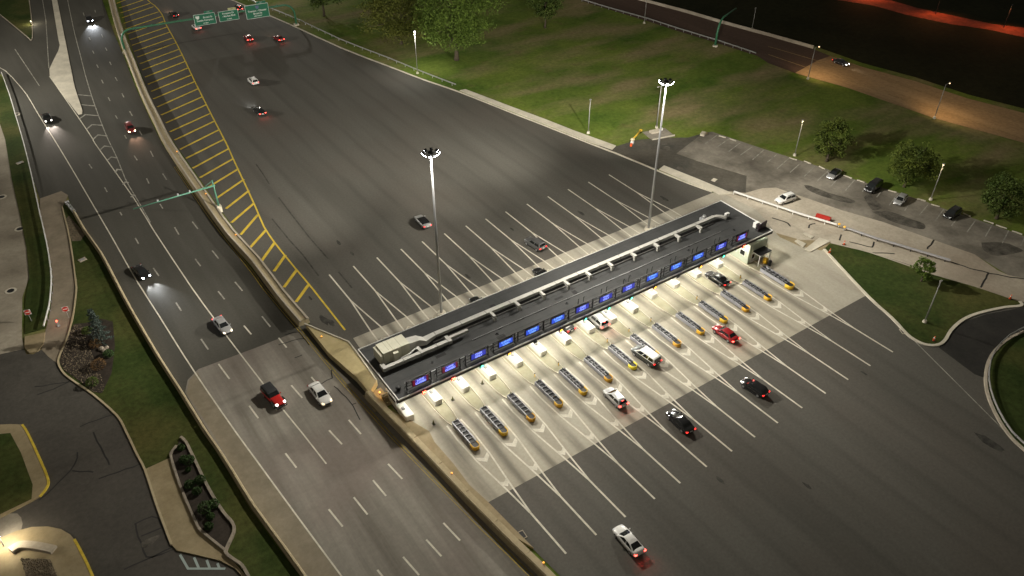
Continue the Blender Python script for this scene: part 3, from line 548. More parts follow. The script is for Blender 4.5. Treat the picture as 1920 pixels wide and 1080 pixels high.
def text(name, body, size, m, parent, loc, rot, align='CENTER', bold=0.):
    cu = bpy.data.curves.new(name, 'FONT'); cu.body = body; cu.size = size; cu.align_x = align; cu.align_y = 'CENTER'; cu.extrude = .004; cu.offset = bold
    tmp = bpy.data.objects.new('tmp', cu); C.objects.link(tmp)
    dg = bpy.context.evaluated_depsgraph_get(); me = bpy.data.meshes.new_from_object(tmp.evaluated_get(dg))
    bpy.data.objects.remove(tmp)
    me.materials.clear()
    ob = link(name, me, m, parent); ob.location = loc; ob.rotation_euler = rot
    return ob
ORD = ['first', 'second', 'third', 'fourth', 'fifth', 'sixth', 'seventh', 'eighth', 'ninth', 'tenth', 'eleventh', 'twelfth', 'thirteenth', 'fourteenth']
# ------------------------------------------------------------------ the ground and the roads
def sheet(name, key, z, m):
    return tag(MB().poly(L[key] if isinstance(key, str) else key, z).build(name, m), kind='structure')
def kerb(path, wd, h, m, parent, name='kerb'):
    return MB().wallrun(path, [(-wd/2, -.05), (wd/2, -.05), (wd/2, h), (-wd/2, h)]).build(name, m, parent)
gb = MB(); n = 40; ext = 1500
gx = [-ext+2*ext*i/n for i in range(n+1)]
for i in range(n+1):
    for j in range(n+1): gb.v.append((gx[i]+60, gx[j]+60, -.06))
for i in range(n):
    for j in range(n): gb.f.append((i*(n+1)+j, (i+1)*(n+1)+j, (i+1)*(n+1)+j+1, i*(n+1)+j+1))
ground = tag(gb.build('ground', M_grass), kind='structure')
highway = sheet('highway', 'highway', 0., M_hwy)
hwc = sheet('highway_concrete', 'highway_concrete', .012, M_hwyc)
hws = sheet('highway_shoulder', 'highway_shoulder', .022, M_shoulder)
plaza = sheet('plaza_road', 'plaza', .004, M_asph)
pad = sheet('toll_pad', 'toll_pad', .016, M_pad)
service_asphalt = sheet('service_yard', 'service_asphalt', .0, M_serv)
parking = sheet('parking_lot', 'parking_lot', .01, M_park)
service = sheet('service_road', 'service_road', .024, M_conc2)
dirt = sheet('dirt_patch', 'dirt_patch', .034, M_tan)
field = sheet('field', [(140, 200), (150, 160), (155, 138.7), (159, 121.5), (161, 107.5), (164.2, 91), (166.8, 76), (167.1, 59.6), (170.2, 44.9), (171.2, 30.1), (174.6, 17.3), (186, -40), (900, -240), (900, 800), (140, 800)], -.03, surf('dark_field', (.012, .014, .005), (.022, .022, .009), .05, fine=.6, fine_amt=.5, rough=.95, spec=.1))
exit_road = sheet('exit_road', 'exit_road', .02, M_new)
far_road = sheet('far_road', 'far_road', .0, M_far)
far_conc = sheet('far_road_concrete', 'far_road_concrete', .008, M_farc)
red_track = sheet('sodium_tinted_track', 'red_track', .0, M_red)  # far road strip with sodium light painted into its red
side_road = sheet('side_road', 'side_road', .0, M_side)
driveway = sheet('driveway', 'driveway', .012, M_drive)
lower_lot = sheet('access_road', 'lower_lot', .006, M_lot)
def lawn(name, key, h, m=None, kw=0, km=None):
    ob = tag(MB().prism(L[key], -.05, h).build(name, m or M_lawn), kind='structure')
    return ob
corner_lawn = lawn('corner_lawn', 'corner_lawn', .12)
tri_lawn = lawn('triangle_lawn', 'triangle_lawn', .1)
round_lawn = lawn('round_lawn', 'round_lawn', .12)
strip_lawn = lawn('strip_lawn', 'strip_lawn', .08)
verge = lawn('verge_lawn', 'verge_lawn', .1)
gravel_bed = sheet('gravel_bed', 'gravel_bed', .13, M_gravel)
bed = sheet('landscape_bed', 'landscape_bed', .14, M_soil)
gore = lawn('gore_island', 'gore_island', .15, M_conc)
slab_a = lawn('pavement', 'sidewalk_slab', .15, M_conc)
slab_b = lawn('pavement', 'sidewalk_slab_b', .15, M_conc)
lotwalk = lawn('lot_pavement', 'lot_sidewalk', .15, M_tan)
planter_soil = sheet('planter_soil', 'planter_soil', .2, M_soil)
nose = lawn('island_nose', 'island_nose', .15, M_tan)
isl_a = lawn('traffic_island', 'island_a', .14, M_tan)
isl_al = sheet('island_lawn', 'island_a_lawn', .17, M_lawn)
isl_b = lawn('station_island', 'island_b', .15, M_tan)
isl_bg = sheet('station_gravel', 'island_b_gravel', .18, M_gravel)
# kerbs
kerb(smooth_path(L['kerb_plaza'], 2), .45, .14, M_conc, plaza)
kerb(smooth_path(L['triangle_lawn'][8:], 3), .5, .17, M_conc, tri_lawn)
kerb(smooth_path(L['triangle_lawn'][:9], 2), .3, .15, M_conc2, tri_lawn)
kerb(smooth_path(L['round_lawn'][1:10], 3), .45, .2, M_conc2, round_lawn)
kerb(smooth_path(L['kerb_lot'], 3), .28, .16, M_wall, verge)
kerb(smooth_path(L['kerb_drive'], 3), .25, .16, M_wall, verge)
kerb(smooth_path(L['corner_lawn'][2:8], 3), .22, .15, M_conc2, corner_lawn)
kerb(smooth_path(L['island_a_yellow'], 3), .3, .17, M_yel, isl_a)
kerb(smooth_path(L['island_b_yellow'], 3), .3, .18, M_yel, isl_b)
# ------------------------------------------------------------------ road markings
def line(path, wd, z, m, parent, name='road_line'):
    return MB().ribbon(path, wd, z).build(name, m, parent)
ZM = .03
for k in ('line_gore_left', 'line_gore_right', 'line_ramp_left', 'line_ramp_island', 'line_ramp_mid'):
    line(smooth_path(L[k], 2), .2, ZM+.01, M_white if k in ('line_ramp_left', 'line_gore_left') else M_whitew, highway)
line(smooth_path(L['line_yellow'], 2), .15, ZM+.01, M_yelw, highway)
line(offs(smooth_path(L['line_yellow'], 2), -.4), .07, ZM+.01, M_yel, highway)
for c in L['chevrons']: line(c, .42, ZM+.012, M_whitew, highway, 'gore_chevron')
for d in L['dashes']:
    line(d, .24, ZM+.01, M_white if d[0][1] < 45 else M_whitew, highway, 'lane_dash')
line(smooth_path(L['line_hatch'], 2), .3, ZM, M_yel, plaza)
for h in L['hatch']: line(h, .58, ZM-.002, M_yel, plaza, 'hatch_stripe')
line(smooth_path(L['exit_line'], 2), .16, ZM, M_whitew, plaza)
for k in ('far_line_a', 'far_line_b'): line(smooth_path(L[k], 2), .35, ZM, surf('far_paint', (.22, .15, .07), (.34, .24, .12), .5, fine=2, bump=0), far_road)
for h in L['stalls']: line(h, .22, ZM, M_whitew, parking, 'stall_line')
for i in range(14):
    x = LX[i]
    # exit side: gore of two lines joining into a tail
    for s in (-1, 1):
        line([(x+s*1.15, 6.3), (x+s*1.3, 3.2), (x+s*1.1, -1.6), (x+s*.42, -8), (x+s*.04, -12.6)], .24, ZM+.004, M_fade, pad, 'gore_line')
    line([(x, -12.2), (x+.1, -20)], .27, ZM, M_white, plaza, 'lane_line')
    for yy, hw, th in ((-1.0, .95, .85), (-6.3, .5, .9)):
        MB().poly([(x-hw, yy), (x, yy-hw*.7), (x+hw, yy), (x+hw*.93, yy-th*.8), (x, yy-hw*.7-th), (x-hw*.93, yy-th*.8)], ZM+.006).build('gore_chevron', M_fade, pad)
    # approach side
    line([(x+.13, 49.9), (x+.05, 40.2)], .26, ZM, M_white, plaza, 'lane_line')
    for s in (-1, 1):
        line([(x+.05+s*.03, 40.6), (x+.2+s*.92, 31.6), (x+.1+s*1.15, 25.5)], .24, ZM+.004, M_white, plaza, 'gore_line')
# yellow boxes of the bus stop by the planter
p0 = [(-40.2, 22.6), (-37.3, 19.8)]
# wheel stops are loose concrete bars: things of their own
for i, s in enumerate(L['wheelstops']):
    a, b = [Vector(p) for p in s]; d = (b-a).normalized(); cen = (a+b)/2; l = max((b-a).length, 1.6)
    t = MB().prism([(-l/2, -.13), (l/2, -.13), (l/2+.04, 0), (l/2, .13), (-l/2, .13), (-l/2-.04, 0)], 0, .14).build('wheel_stop', M_conc)
    t.location = (cen.x, cen.y, .012); t.rotation_euler = (0, 0, math.atan2(d.y, d.x))
    tag(t, 'pale concrete wheel stop beside the grass, %s from the left of the parking row' % ORD[i], 'wheel stop', 'wheel stops along the parking row')
# ------------------------------------------------------------------ walls, barriers and rails
def segments(path, ln, gap=.07):
    pts = resample(path, .5); n_ = int(ln/.5); out = []
    for i in range(0, len(pts)-1, n_):
        sg = pts[i:i+n_+1]
        if len(sg) < 2: continue
        a, b = Vector(sg[-2]), Vector(sg[-1]); e = b+(a-b).normalized()*gap
        out.append(sg[:-1]+[(e.x, e.y)])
    return out
WH = 1.15
wp = smooth_path(L['wall_axis'], 2)
wt = thing('median_wall', 'long tan concrete median wall between the highway and the yellow hatching', 'wall')
for sg in segments(wp, 9): MB().wallrun(sg, [(-1., -.1), (1., -.1), (.86, WH), (-.86, WH)]).build('wall_panel', M_wall, wt)
MB().wallrun(wp, [(.42, WH), (.84, WH), (.8, WH+.22), (.46, WH+.22)]).build('parapet', M_conc2, wt)
MB().wallrun(wp, [(-.84, WH), (-.5, WH), (-.54, WH+.22), (-.8, WH+.22)]).build('parapet', M_conc2, wt)
pf = thing('wall_platform', 'broad yellowish concrete platform widening the median wall beside the canopy', 'platform')
MB().prism(L['platform'], -.05, WH-.05).build('slab', surf('platform_concrete', (.42, .34, .17), (.52, .43, .24), .3, fine=2, fine_amt=.12), pf)
kerb_p = [L['platform'][i] for i in (0, 1, 2, 3, 4)]
MB().wallrun(offs(kerb_p, -.15), [(-.1, WH-.05), (.1, WH-.05), (.1, WH+.1), (-.1, WH+.1)]).build('edge_kerb', M_conc, pf)
wl = thing('exit_wall', 'concrete wall running from the canopy to the bottom of the frame along the highway', 'wall')
wpb = smooth_path(L['wall_axis_b'], 2)
for sg in segments(wpb, 6): MB().wallrun(sg, [(-.62, -.1), (.62, -.1), (.5, WH), (-.5, WH)]).build('wall_panel', M_wall, wl)
MB().wallrun(wpb, [(-.42, WH), (.0, WH), (.0, WH+.12), (-.38, WH+.12)]).build('parapet', M_wall, wl)
wg = tag(MB().prism(L['wedge'], -.05, .35).build('wall_footing', M_tan), 'low tan concrete wedge between the exit wall and the toll pad', 'footing')
# pit beside the platform with an amber lamp
pt = thing('stair_recess', 'amber lit recess between the platform and the end of the canopy', 'stairwell', (L['spots']['pit'][0], L['spots']['pit'][1], 0))
MB().box(-.2, .2, .05, 3.0, 4.0, .1).build('floor', M_tan, pt)
for k in range(5): MB().box(.9, -1.2+.3*k, .12+.08*k, 1.0, .3, .16+.16*k).build('step', M_tan, pt)
MB().cyl(.5, .9, .1, .5, .05).build('lamp_post', M_dark, pt)
MB().ball((.5, .9, .6), .1).build('lamp', mat('amber_lamp', (1, .5, .1), .4, emit=(1, .45, .08), es=4), pt)
lamp('amber_glow', 'POINT', (.5, .9, .85), 45, (1, .5, .12), pt, size=.12)
jb = thing('jersey_barrier', 'narrow concrete barrier between the highway shoulder and the verge lawn', 'barrier')
jp = smooth_path(L['barrier_left'], 2)
for sg in segments(jp, 6): MB().wallrun(sg, [(-.34, -.05), (.34, -.05), (.3, .15), (.14, .35), (.1, .9), (-.1, .9), (-.14, .35), (-.3, .15)]).build('barrier_segment', M_wall, jb)
# steel end treatment at the start of that barrier
et = thing('crash_terminal', 'galvanised crash terminal at the nose of the highway barrier', 'guard rail', (L['barrier_left'][0][0], L['barrier_left'][0][1], 0), R(96))
for s in (-1, 1):
    MB().box(2.2, s*.3, .55, 4.4, .06, .3).build('rail', M_galv, et)
for k in range(4): MB().box(.3+1.2*k, 0, .35, .1, .6, .7).build('post', M_galv, et)
MB().box(4.5, 0, .5, .25, .8, .7).build('nose_plate', M_galv, et)
def guardrail(name, label, path, h=.72, step=3.8, thick=.1, m=None, post=None, kind='w', group=None):
    t = thing(name, label, 'guard rail', group=group)
    mm = m or M_galv
    if kind == 'w': prof = [(-.05, h-.16), (.04, h-.16), (.08, h-.08), (.04, h), (.08, h+.08), (.04, h+.16), (-.05, h+.16)]
    else: prof = [(-thick, h-.12), (thick, h-.12), (thick, h+.12), (-thick, h+.12)]
    MB().wallrun(path, prof).build('rail', mm, t)
    for p in resample(path, step): MB().box(p[0], p[1], h/2, .13, .13, h).build('post', post or mm, t)
    return t
guardrail('guard_rail', 'double rail guard fence along the kerb of the upper plaza lawn', smooth_path(L['rail_a'], 2))
guardrail('guard_rail', 'white steel rail between the service road and the canopy end', L['rail_b'], .75, 3.2, .16, M_wht, M_wht, 'b')
guardrail('guard_rail', 'grey steel rail in the middle of the service road below the parking row', L['rail_c'], .7, 3., .2, mat('rail_grey', (.42, .41, .42), .5), M_black, 'b')
guardrail('guard_rail', 'long guard rail along the near side of the dark far road', smooth_path(L['rail_far'], 2), .75, 3.)
guardrail('guard_rail', 'guard rail curving round the lawn at the right edge', smooth_path(L['rail_round'], 2), .6, 2.5, post=M_dark)
guardrail('guard_rail', 'white railing beside the tan driveway at the left', smooth_path(L['rail_left'], 2), .85, 2.6, .08, M_wht, M_galv, 'b')
fb = thing('far_barrier', 'pale concrete barrier on the far side of the dark far road', 'barrier')
MB().wallrun(smooth_path(L['barrier_far'], 2), [(-.3, -.05), (.3, -.05), (.12, .85), (-.12, .85)]).build('barrier', M_conc2, fb)
for x, y, c in ((L['rail_b'][-1][0]+.4, L['rail_b'][-1][1]-.3, 'nearer the canopy'), (L['rail_c'][0][0]-.3, L['rail_c'][0][1]+.3, 'at the start of the grey rail')):
    t = thing('end_marker', 'small amber marker on the rail end ' + c, 'marker', (x, y, 0), group='amber rail end markers')
    MB().cyl(0, 0, 0, .7, .12).build('post', M_galv, t); MB().ball((0, 0, .85), .24).build('cap', mat('amber_cap', (.9, .5, .05), .5, emit=(1, .5, .05), es=.3), t)
for k, (x_, y_) in enumerate(L['markers']):
    t = thing('marker_light', 'small amber marker light on the concrete wall, %s from the top of the picture' % ORD[k], 'marker light', (x_, y_, WH+.0), group='amber marker lights on the median wall')
    MB().box(0, 0, .06, .16, .16, .12).build('bracket', M_dark, t); MB().ball((0, 0, .2), .13, 8, 5).build('lens', mat('marker_amber', (.9, .4, .05), .4, emit=(1, .42, .06), es=1.6), t)
# ------------------------------------------------------------------ toll canopy
X1, X2, Y1, Y2, H = -5.3, 71.8, 10.15, 23.1, 4.9
cn = thing('toll_canopy', 'long flat dark roofed toll canopy spanning all the booths', 'canopy', (33, 16.6, 0))
cx, cy = 33, 16.6
def cbox(mb, x0, x1, y0, y1, z0, z1): return mb.box((x0+x1)/2-cx, (y0+y1)/2-cy, (z0+z1)/2, x1-x0, y1-y0, z1-z0)
cbox(MB(), X1+.12, X2-.12, Y1+.12, Y2-.12, H-.5, H-.04).build('roof_deck', M_roof, cn)
for a in ((X1, X2, Y1, Y1+.12), (X1, X2, Y2-.12, Y2), (X1, X1+.12, Y1+.121, Y2-.121), (X2-.12, X2, Y1+.121, Y2-.121)):
    cbox(MB(), *a, H-.12, H+.08).build('edge_trim', M_wht, cn)
cbox(MB(), X1+.06, X2-.06, Y1+.02, Y1+.11, H-.62, H-.13).build('front_fascia', M_dark, cn)
cbox(MB(), X1+.06, X2-.06, Y2-.11, Y2-.02, H-.62, H-.13).build('rear_fascia', M_dark, cn)
cbox(MB(), X1+.02, X1+.11, Y1+.12, Y2-.12, H-.62, H-.13).build('side_fascia', M_dark, cn)
cbox(MB(), X2-.11, X2-.02, Y1+.12, Y2-.12, H-.62, H-.13).build('side_fascia', M_dark, cn)
cbox(MB(), X1+.14, X2-.14, Y1+.14, Y2-.14, H-.56, H-.502).build('soffit', M_wht, cn)
LCOL = (1, .945, .76)
for i in range(14):
    if i < 13:
        for yy in (12.6, 20.6): cbox(MB(), LX[i]-.22, LX[i]+.22, yy-.22, yy+.22, .2, H-.57).build('column', M_wht, cn)
    for yy in (11.3, 15.5, 20.5):
        cbox(MB(), LC[i]-.75, LC[i]+.75, yy-.25, yy+.25, H-.64, H-.562).build('soffit_light', M_ltwarm, cn)
    lamp('soffit_lamp', 'AREA', (LC[i]-cx, 11.3-cy, H-.66), SOFFIT*1.5, LCOL, cn, aim=(0, -.75, -1), sx=3.2, sy=1.)
    lamp('soffit_lamp', 'AREA', (LC[i]-cx, 20.5-cy, H-.66), SOFFIT*.7, LCOL, cn, aim=(0, .3, -1), sx=3.2, sy=1.)
for xx in (69.6, 71.2):
    cbox(MB(), xx-.3, xx+.3, 11.0, 11.5, H-.64, H-.562).build('soffit_light', M_ltwarm, cn)
    lamp('soffit_lamp', 'AREA', (xx-cx, 11.2-cy, H-.66), SOFFIT*1.3, LCOL, cn, aim=(.5 if xx > 70 else 0, -.75, -1), sx=1.2, sy=.6)
# roof deck seams: thin raised laps
for k in range(7):
    cbox(MB(), X1+.2, X2-.2, 11.9+1.7*k, 11.96+1.7*k, H-.045, H-.02).build('membrane_lap', M_roof, cn)
# ------------------------------------------------------------------ rooftop plant
ah = thing('air_handler', 'cream sheet metal air handling unit on the left end of the canopy roof', 'air handler', (-1.6, 18.9, H-.04))
M_ahu = surf('ahu_cream', (.62, .6, .47), (.7, .68, .55), .6, fine=2, fine_amt=.06, bump=0, rough=.5)
for k, (a, b, t_) in enumerate(((-2.45, -2.05, 1.75), (-2.0, -.95, 2.05), (-.92, -.35, 2.05), (-.32, .95, 2.05), (.98, 2.3, 2.05))):
    MB().box((a+b)/2, 0, .25+t_/2, b-a, 2.5, t_).build('casing', M_ahu, ah)
MB().box(-.1, 0, .12, 4.6, 2.2, .24).build('curb_frame', M_dark, ah)
MB().box(-.2, -1.55, 1.05, .75, .6, 1.9).build('filter_box', M_ahu, ah)
du = thing('supply_duct', 'long pale supply duct with branch outlets along the canopy roof', 'duct', (33, 18.75, H-.36))
x = 5.6
pts = [(.9, 18.4, 1.4, 1.5, 1.35), (2.6, 18.3, 1.35, 1.3, 1.2), (3.6, 18.0, 1.05, 1.1, .8), (5.5, 18.3, 1.15, .8, .5)]
for a, b in zip(pts, pts[1:]):
    rings = []
    for (px_, py_, pz, pw, ph) in (a, b):
        rings.append([(px_-33, py_-18.3-pw/2, pz-ph/2), (px_-33, py_-18.3+pw/2, pz-ph/2), (px_-33, py_-18.3+pw/2, pz+ph/2), (px_-33, py_-18.3-pw/2, pz+ph/2)])
    MB().quadring(rings).build('transition', M_duct, du)
xe = 65.0; ns = 13; st_ = (xe-5.55)/ns
for k in range(ns):
    a = 5.55+k*st_; wd = .8-.01*k
    MB().box(a+st_/2-33, 0, 1.15, st_-.09, wd, .5).build('duct_segment', M_duct, du)
    MB().box(a+st_-33, 0, 1.15, .085, wd+.08, .58).build('flange', mat('flange_grey', (.33, .32, .29), .5), du)
    for s in (-1, 1): MB().box(a+.4-33, s*.3, .61, .08, .08, .58).build('support', M_dark, du)
MB().tube([(4.8-33, -.75, .5), (31.5, -.75, .5)], .1, 8).build('return_pipe', mat('pipe_grey', (.28, .265, .25), .5), du, True)
for xo in (15.4, 20.1, 25.0, 30.0, 34.6, 39.4, 44.6, 49.9, 55.0, 60.4):
    t = MB().box(xo-33, -.95, 1.2, .5, 1.35, .34).build('branch_outlet', M_duct, du)
    MB().quadring([[(xo-33-.31, -1.7, 1.0), (xo-33+.31, -1.7, 1.0), (xo-33+.31, -1.3, 1.0), (xo-33-.31, -1.3, 1.0)], [(xo-33-.2, -1.66, .33), (xo-33+.2, -1.66, .33), (xo-33+.2, -1.36, .33), (xo-33-.2, -1.36, .33)]]).build('outlet_hood', M_duct, t)
MB().tube([(31.9, 0, 1.15), (32.8, -.1, 1.15), (33.6, -.6, 1.1), (34.1, -1.4, .95)], .33, 10).build('duct_elbow', M_duct, du, True)
MB().box(34.9, -.7, 1.1, .9, .5, .7).build('end_cowl', M_wht, du)
ld = thing('exhaust_duct', 'lower square duct with elbows in front of the air handler on the roof', 'duct', (1, 16.3, H-.04))
for a, b in ((-4.9, -2.2), (-2.1, 0.6), (.7, 3.4), (3.5, 5.3)):
    MB().box((a+b)/2, 0, .75, b-a, .6, .55).build('duct_segment', M_duct, ld)
    MB().box(b+.05, 0, .75, .09, .7, .65).build('flange', mat('flange_grey'), ld)
MB().box(-5.2, .35, .75, .6, 1.3, .55).build('elbow', M_duct, ld); MB().box(5.65, .35, .75, .6, 1.5, .55).build('elbow', M_duct, ld)
MB().box(7.6, .5, .8, 3.2, .5, .45).build('duct_segment', M_duct, ld)
MB().box(.9, .85, .75, .5, 1.1, .5).build('riser', M_duct, ld)
MB().tube([(-2.2, .6, .8), (-.6, .8, .8), (.4, 1.2, .9), (.9, 1., .9)], .13, 8).build('pipe', M_wht, ld, True)
for a in (-4.4, -1.2, 1.8, 4.6): MB().box(a, 0, .25, .1, .6, .5).build('support', M_dark, ld)
for nm, lb, loc, sz in (('exhaust_fan', 'small grey exhaust fan box near the far right corner of the roof', (63.9, 20.0), (1.2, 1., .55)),):
    t = thing(nm, lb, 'fan', (*loc, H-.04)); MB().box(0, 0, .25, *sz).build('housing', M_pole, t); MB().cyl(.1, 0, .53, 1.0, .38, .3).build('hood', M_galv, t, True)
t = thing('roof_vent', 'dark round vent standing at the front left corner of the roof', 'vent', (-4.3, 12.0, H-.04)); MB().cyl(0, 0, 0, .5, .3, .26, 14).build('stack', M_black, t, True); MB().cyl(0, 0, .5, .6, .4, .1, 14).build('cap', M_black, t, True)
t = thing('roof_screen', 'dark purple screen panel with a white unit behind it at the right roof corner', 'screen', (70.4, 11.7, H-.04))
MB().box(0, 0, .75, 2.6, .15, 1.3, R(8)).build('panel', mat('screen_plum', (.03, .015, .025), .5), t)
for s in (-1, 1): MB().tube([(s*1.1, 0, 0), (s*1.1, .5, .1), (s*1.1, .05, 1.2)], .05).build('brace', M_black, t)
MB().box(-.3, 1.1, .55, 1.0, .7, 1.0).build('condenser', M_wht, t)
for k, x_ in enumerate((2.5, 14.0, 27.5, 41.0, 54.5, 66.0)):
    t = thing('roof_drain', 'small round roof drain in front of the long duct, %s from the left' % ORD[k], 'drain', (x_, 14.4, H-.04), group='drains on the canopy roof')
    MB().cyl(0, 0, 0, .06, .34, .3, 12).build('flange', M_dark, t); MB().cyl(0, 0, .06, .2, .16, .1, 10).build('strainer', M_black, t)
for k, (y_, x0_, x1_) in enumerate(((12.6, -3, 66.5), (15.2, 10, 63.5))):
    t = thing('roof_conduit', ('thin grey conduit running along the roof behind the lane signs', 'thin grey conduit running along the roof in front of the long duct')[k], 'conduit', (0, y_, H-.04))
    MB().tube([(x0_, 0, .14), (x1_, 0, .14)], .05, 6).build('pipe', M_galv, t)
    for q in range(int((x1_-x0_)/4.5)+1): MB().box(x0_+.4+4.5*q, 0, .05, .3, .25, .1).build('sleeper', M_dark, t)
rgp = random.Random(9)
for k in range(16):
    x_, y_ = rgp.uniform(-3, 69), rgp.uniform(12.2, 22.3); a_, b_ = rgp.uniform(.6, 2.2), rgp.uniform(.4, 1.1)
    MB().box(x_-cx, y_-cy, H-.035, a_, b_, .012).build('roof_patch', surf('roof_patch', (.05, .05, .05), (.07, .07, .068), .6, fine=2, fine_amt=.2) if k % 2 else surf('roof_patch_dark', (.022, .022, .022), (.034, .034, .034), .6, fine=2, fine_amt=.2), cn)
# paired hook posts on the roof behind the signs
for i in range(6, 13):
    for s in (-.55, .55):
        t = MB().tube([(0, 0, 0), (0, 0, .8), (.1, 0, 1.0), (.25, 0, .92)], .06, 6).build('vent_pipe', M_black)
        t.location = (LC[i]+1.6+s, 13.2, H-.04)
        tag(t, 'black vent pipe, %s one behind the %s lane sign from the left' % ('left' if s < 0 else 'right', ORD[i]), 'vent pipe', 'goose neck pipes on the roof')
# ------------------------------------------------------------------ lane signs and signals on the canopy
M_blueD = mat('led_blue_dim', (.01, .01, .05), .4, emit=(.03, .04, .42), es=1.0)
M_blueB = mat('led_blue_bright', (.01, .01, .05), .4, emit=(.03, .1, .72), es=1.0)
M_case = mat('sign_case', (.02, .02, .05), .4, emit=(.01, .01, .09), es=1.)
M_redled = mat('led_red_dark', (.08, .005, .01), .4, emit=(.12, .005, .02), es=1.)
M_ledtxt = mat('led_text', (.3, .4, 1), .4, emit=(.3, .38, 1.0), es=1.6)
M_ledtxt2 = mat('led_text_bright', (.3, .5, 1), .4, emit=(.2, .45, 1.0), es=1.2)
SG = ['C', 'C', 'O', 'E', 'E', 'E', 'O', 'O', 'O', 'E', 'E', 'E', 'O', 'C']
for i in range(14):
    k = SG[i]; wide = 3.9 if i in (0, 1, 2, 3, 12, 13) else 4.75
    lab = {'C': 'blue LANE CLOSED led sign with red ends', 'O': 'dim blue CASH ONLY led sign', 'E': 'bright blue two line led sign'}[k]
    t = thing('lane_sign', '%s over the %s lane from the left' % (lab, ORD[i]), 'sign', (LC[i]+.05, 11.0, H-.04), group='led lane signs along the canopy')
    for z in (.35, .95, 1.8): MB().box(-.15, 0.12, z, wide, .1, .12).build('frame_rail', M_black, t)
    for s in (-1, 1):
        MB().box(-.15+s*wide/2, .12, .95, .13, .12, 1.9).build('frame_post', M_black, t)
        MB().tube([(-.15+s*wide/2, .12, 1.2), (-.15+s*wide/2-.0, .85, .03)], .06, 6).build('brace', M_black, t)
        MB().box(-.15+s*wide/2, .1, .03, .25, .9, .06).build('foot', M_black, t)
    MB().box(0, 0, 1.15, 2.62, .22, 1.12).build('cabinet', M_black, t)
    pn = MB().box(0, -.125, 1.15, 2.5, .03, 1.0).build('screen', M_case if k != 'C' else M_redled, t)
    if k == 'C': MB().box(.02, -.15, 1.15, 1.75, .02, .98).build('lit_field', M_blueD, pn)
    elif k == 'O': MB().box(0, -.15, 1.15, 2.44, .02, .94).build('lit_field', M_blueD, pn)
    else: MB().box(0, -.15, 1.15, 2.36, .02, .86).build('lit_field', M_blueB, pn)
    l1, l2 = {'C': ('LANE', 'CLOSED'), 'O': ('CASH', 'ONLY'), 'E': ('E-ZPASS', 'CASH')}[k]
    mt = M_ledtxt if k != 'E' else M_ledtxt2
    for tx, z, sz in ((l1, 1.38, .46), (l2, .9, .46)):
        text('lettering', tx, sz, mt, pn, (0, -.165, z), (R(90), 0, 0), bold=.012)
    MB().tube([(-.9, -.02, 1.72), (-.9, -.02, 1.85), (-.9, -.3, 1.95)], .04, 6).build('sensor_arm', M_pole if i in (2, 12) else M_black, t)
SIG = ['r', 'r', 'g', 'a', 'k', 'a', 'g', 'g', 'g', 'a', 'k', 'a', 'g', 'r']
SC = {'r': ((1, .03, .02), 'red cross'), 'g': ((.1, 1, .55), 'green'), 'a': ((1, .42, .03), 'amber'), 'k': ((.02, .02, .02), 'unlit')}
for i in range(14):
    c, nm = SC[SIG[i]]
    t = thing('lane_signal', '%s lane signal hung from the canopy edge over the %s lane from the left' % (nm, ORD[i]), 'signal', (LC[i], Y1-.12, H-.45), group='lane signals along the canopy edge')
    MB().box(0, 0, 0, .62, .16, .62).build('housing', M_black, t)
    MB().box(0, .1, .36, .08, .08, .2).build('bracket', M_dark, t)
    if SIG[i] == 'r':
        mm = mat('signal_red', c, .4, emit=c, es=9)
        MB().box(0, -.1, 0, .56, .03, .56).build('lens', mat('signal_red_dim', c, .4, emit=c, es=1.5), t)
        for s in (-1, 1):
            MB().quadring([[(-.26, -.13, -s*.22), (-.26, -.12, -s*.22), (-.26, -.12, -s*.22+.09), (-.26, -.13, -s*.22+.09)], [(.26, -.13, s*.22), (.26, -.12, s*.22), (.26, -.12, s*.22+.09), (.26, -.13, s*.22+.09)]]).build('cross_bar', mat('signal_red_hot', c, .4, emit=(1, .25, .12), es=9), t)
        lamp('signal_glow', 'POINT', (0, -.35, 0), 10, (1, .05, .03), t, size=.2)
    else:
        mm = M_black if SIG[i] == 'k' else mat('signal_'+nm, c, .4, emit=c, es=5)
        MB().quadring([[(.24*math.cos(q*math.pi/6), y_, .24*math.sin(q*math.pi/6)) for q in range(12)] for y_ in (-.08, -.14)]).build('lens', mm, t)
        MB().quadring([[(.3*math.cos(q*math.pi/8), y_, .3*math.sin(q*math.pi/8)) for q in range(0, 9)] for y_ in (-.08, -.3)], cap=False, closed=False).build('visor', M_black, t)
        if SIG[i] != 'k': lamp('signal_glow', 'POINT', (0, -.4, 0), 5, c, t, size=.2)
# ------------------------------------------------------------------ toll islands, booths, crash cushions
M_isl = surf('island_concrete', (.33, .31, .215), (.42, .395, .29), .4, fine=2, fine_amt=.1)
for i in range(14):
    x = LX[i]
    isl = thing('toll_island', 'raised kerbed toll island leading to the %s crash cushion from the left' % ORD[i], 'kerb island', (x, 0, 0), group='raised islands between the toll lanes')
    out = [(-.45, 5.9), (.45, 5.9), (.75, 6.6), (.98, 8.2), (1.05, 10.), (1.05, 26.5), (.7, 28.2), (0, 28.8), (-.7, 28.2), (-1.05, 26.5), (-1.05, 10.), (-.98, 8.2), (-.75, 6.6)]
    MB().prism([(a*.86, b) for a, b in out], 0, .17).build('top_slab', M_isl, isl)
    MB().wallrun(out+out[:1], [(-.09, .0), (.07, .0), (.07, .2), (-.09, .2)]).build('kerb', M_conc, isl)
def bollard(name, label, x, y, grp):
    t = thing(name, label, 'bollard', (x, y, 0), group=grp)
    MB().cyl(0, 0, .0, .12, .2, .16).build('base', M_black, t, True); MB().cyl(0, 0, .1, .85, .07, .07).build('post', M_yp, t, True); MB().ball((0, 0, .88), .1).build('cap', M_black, t, True)
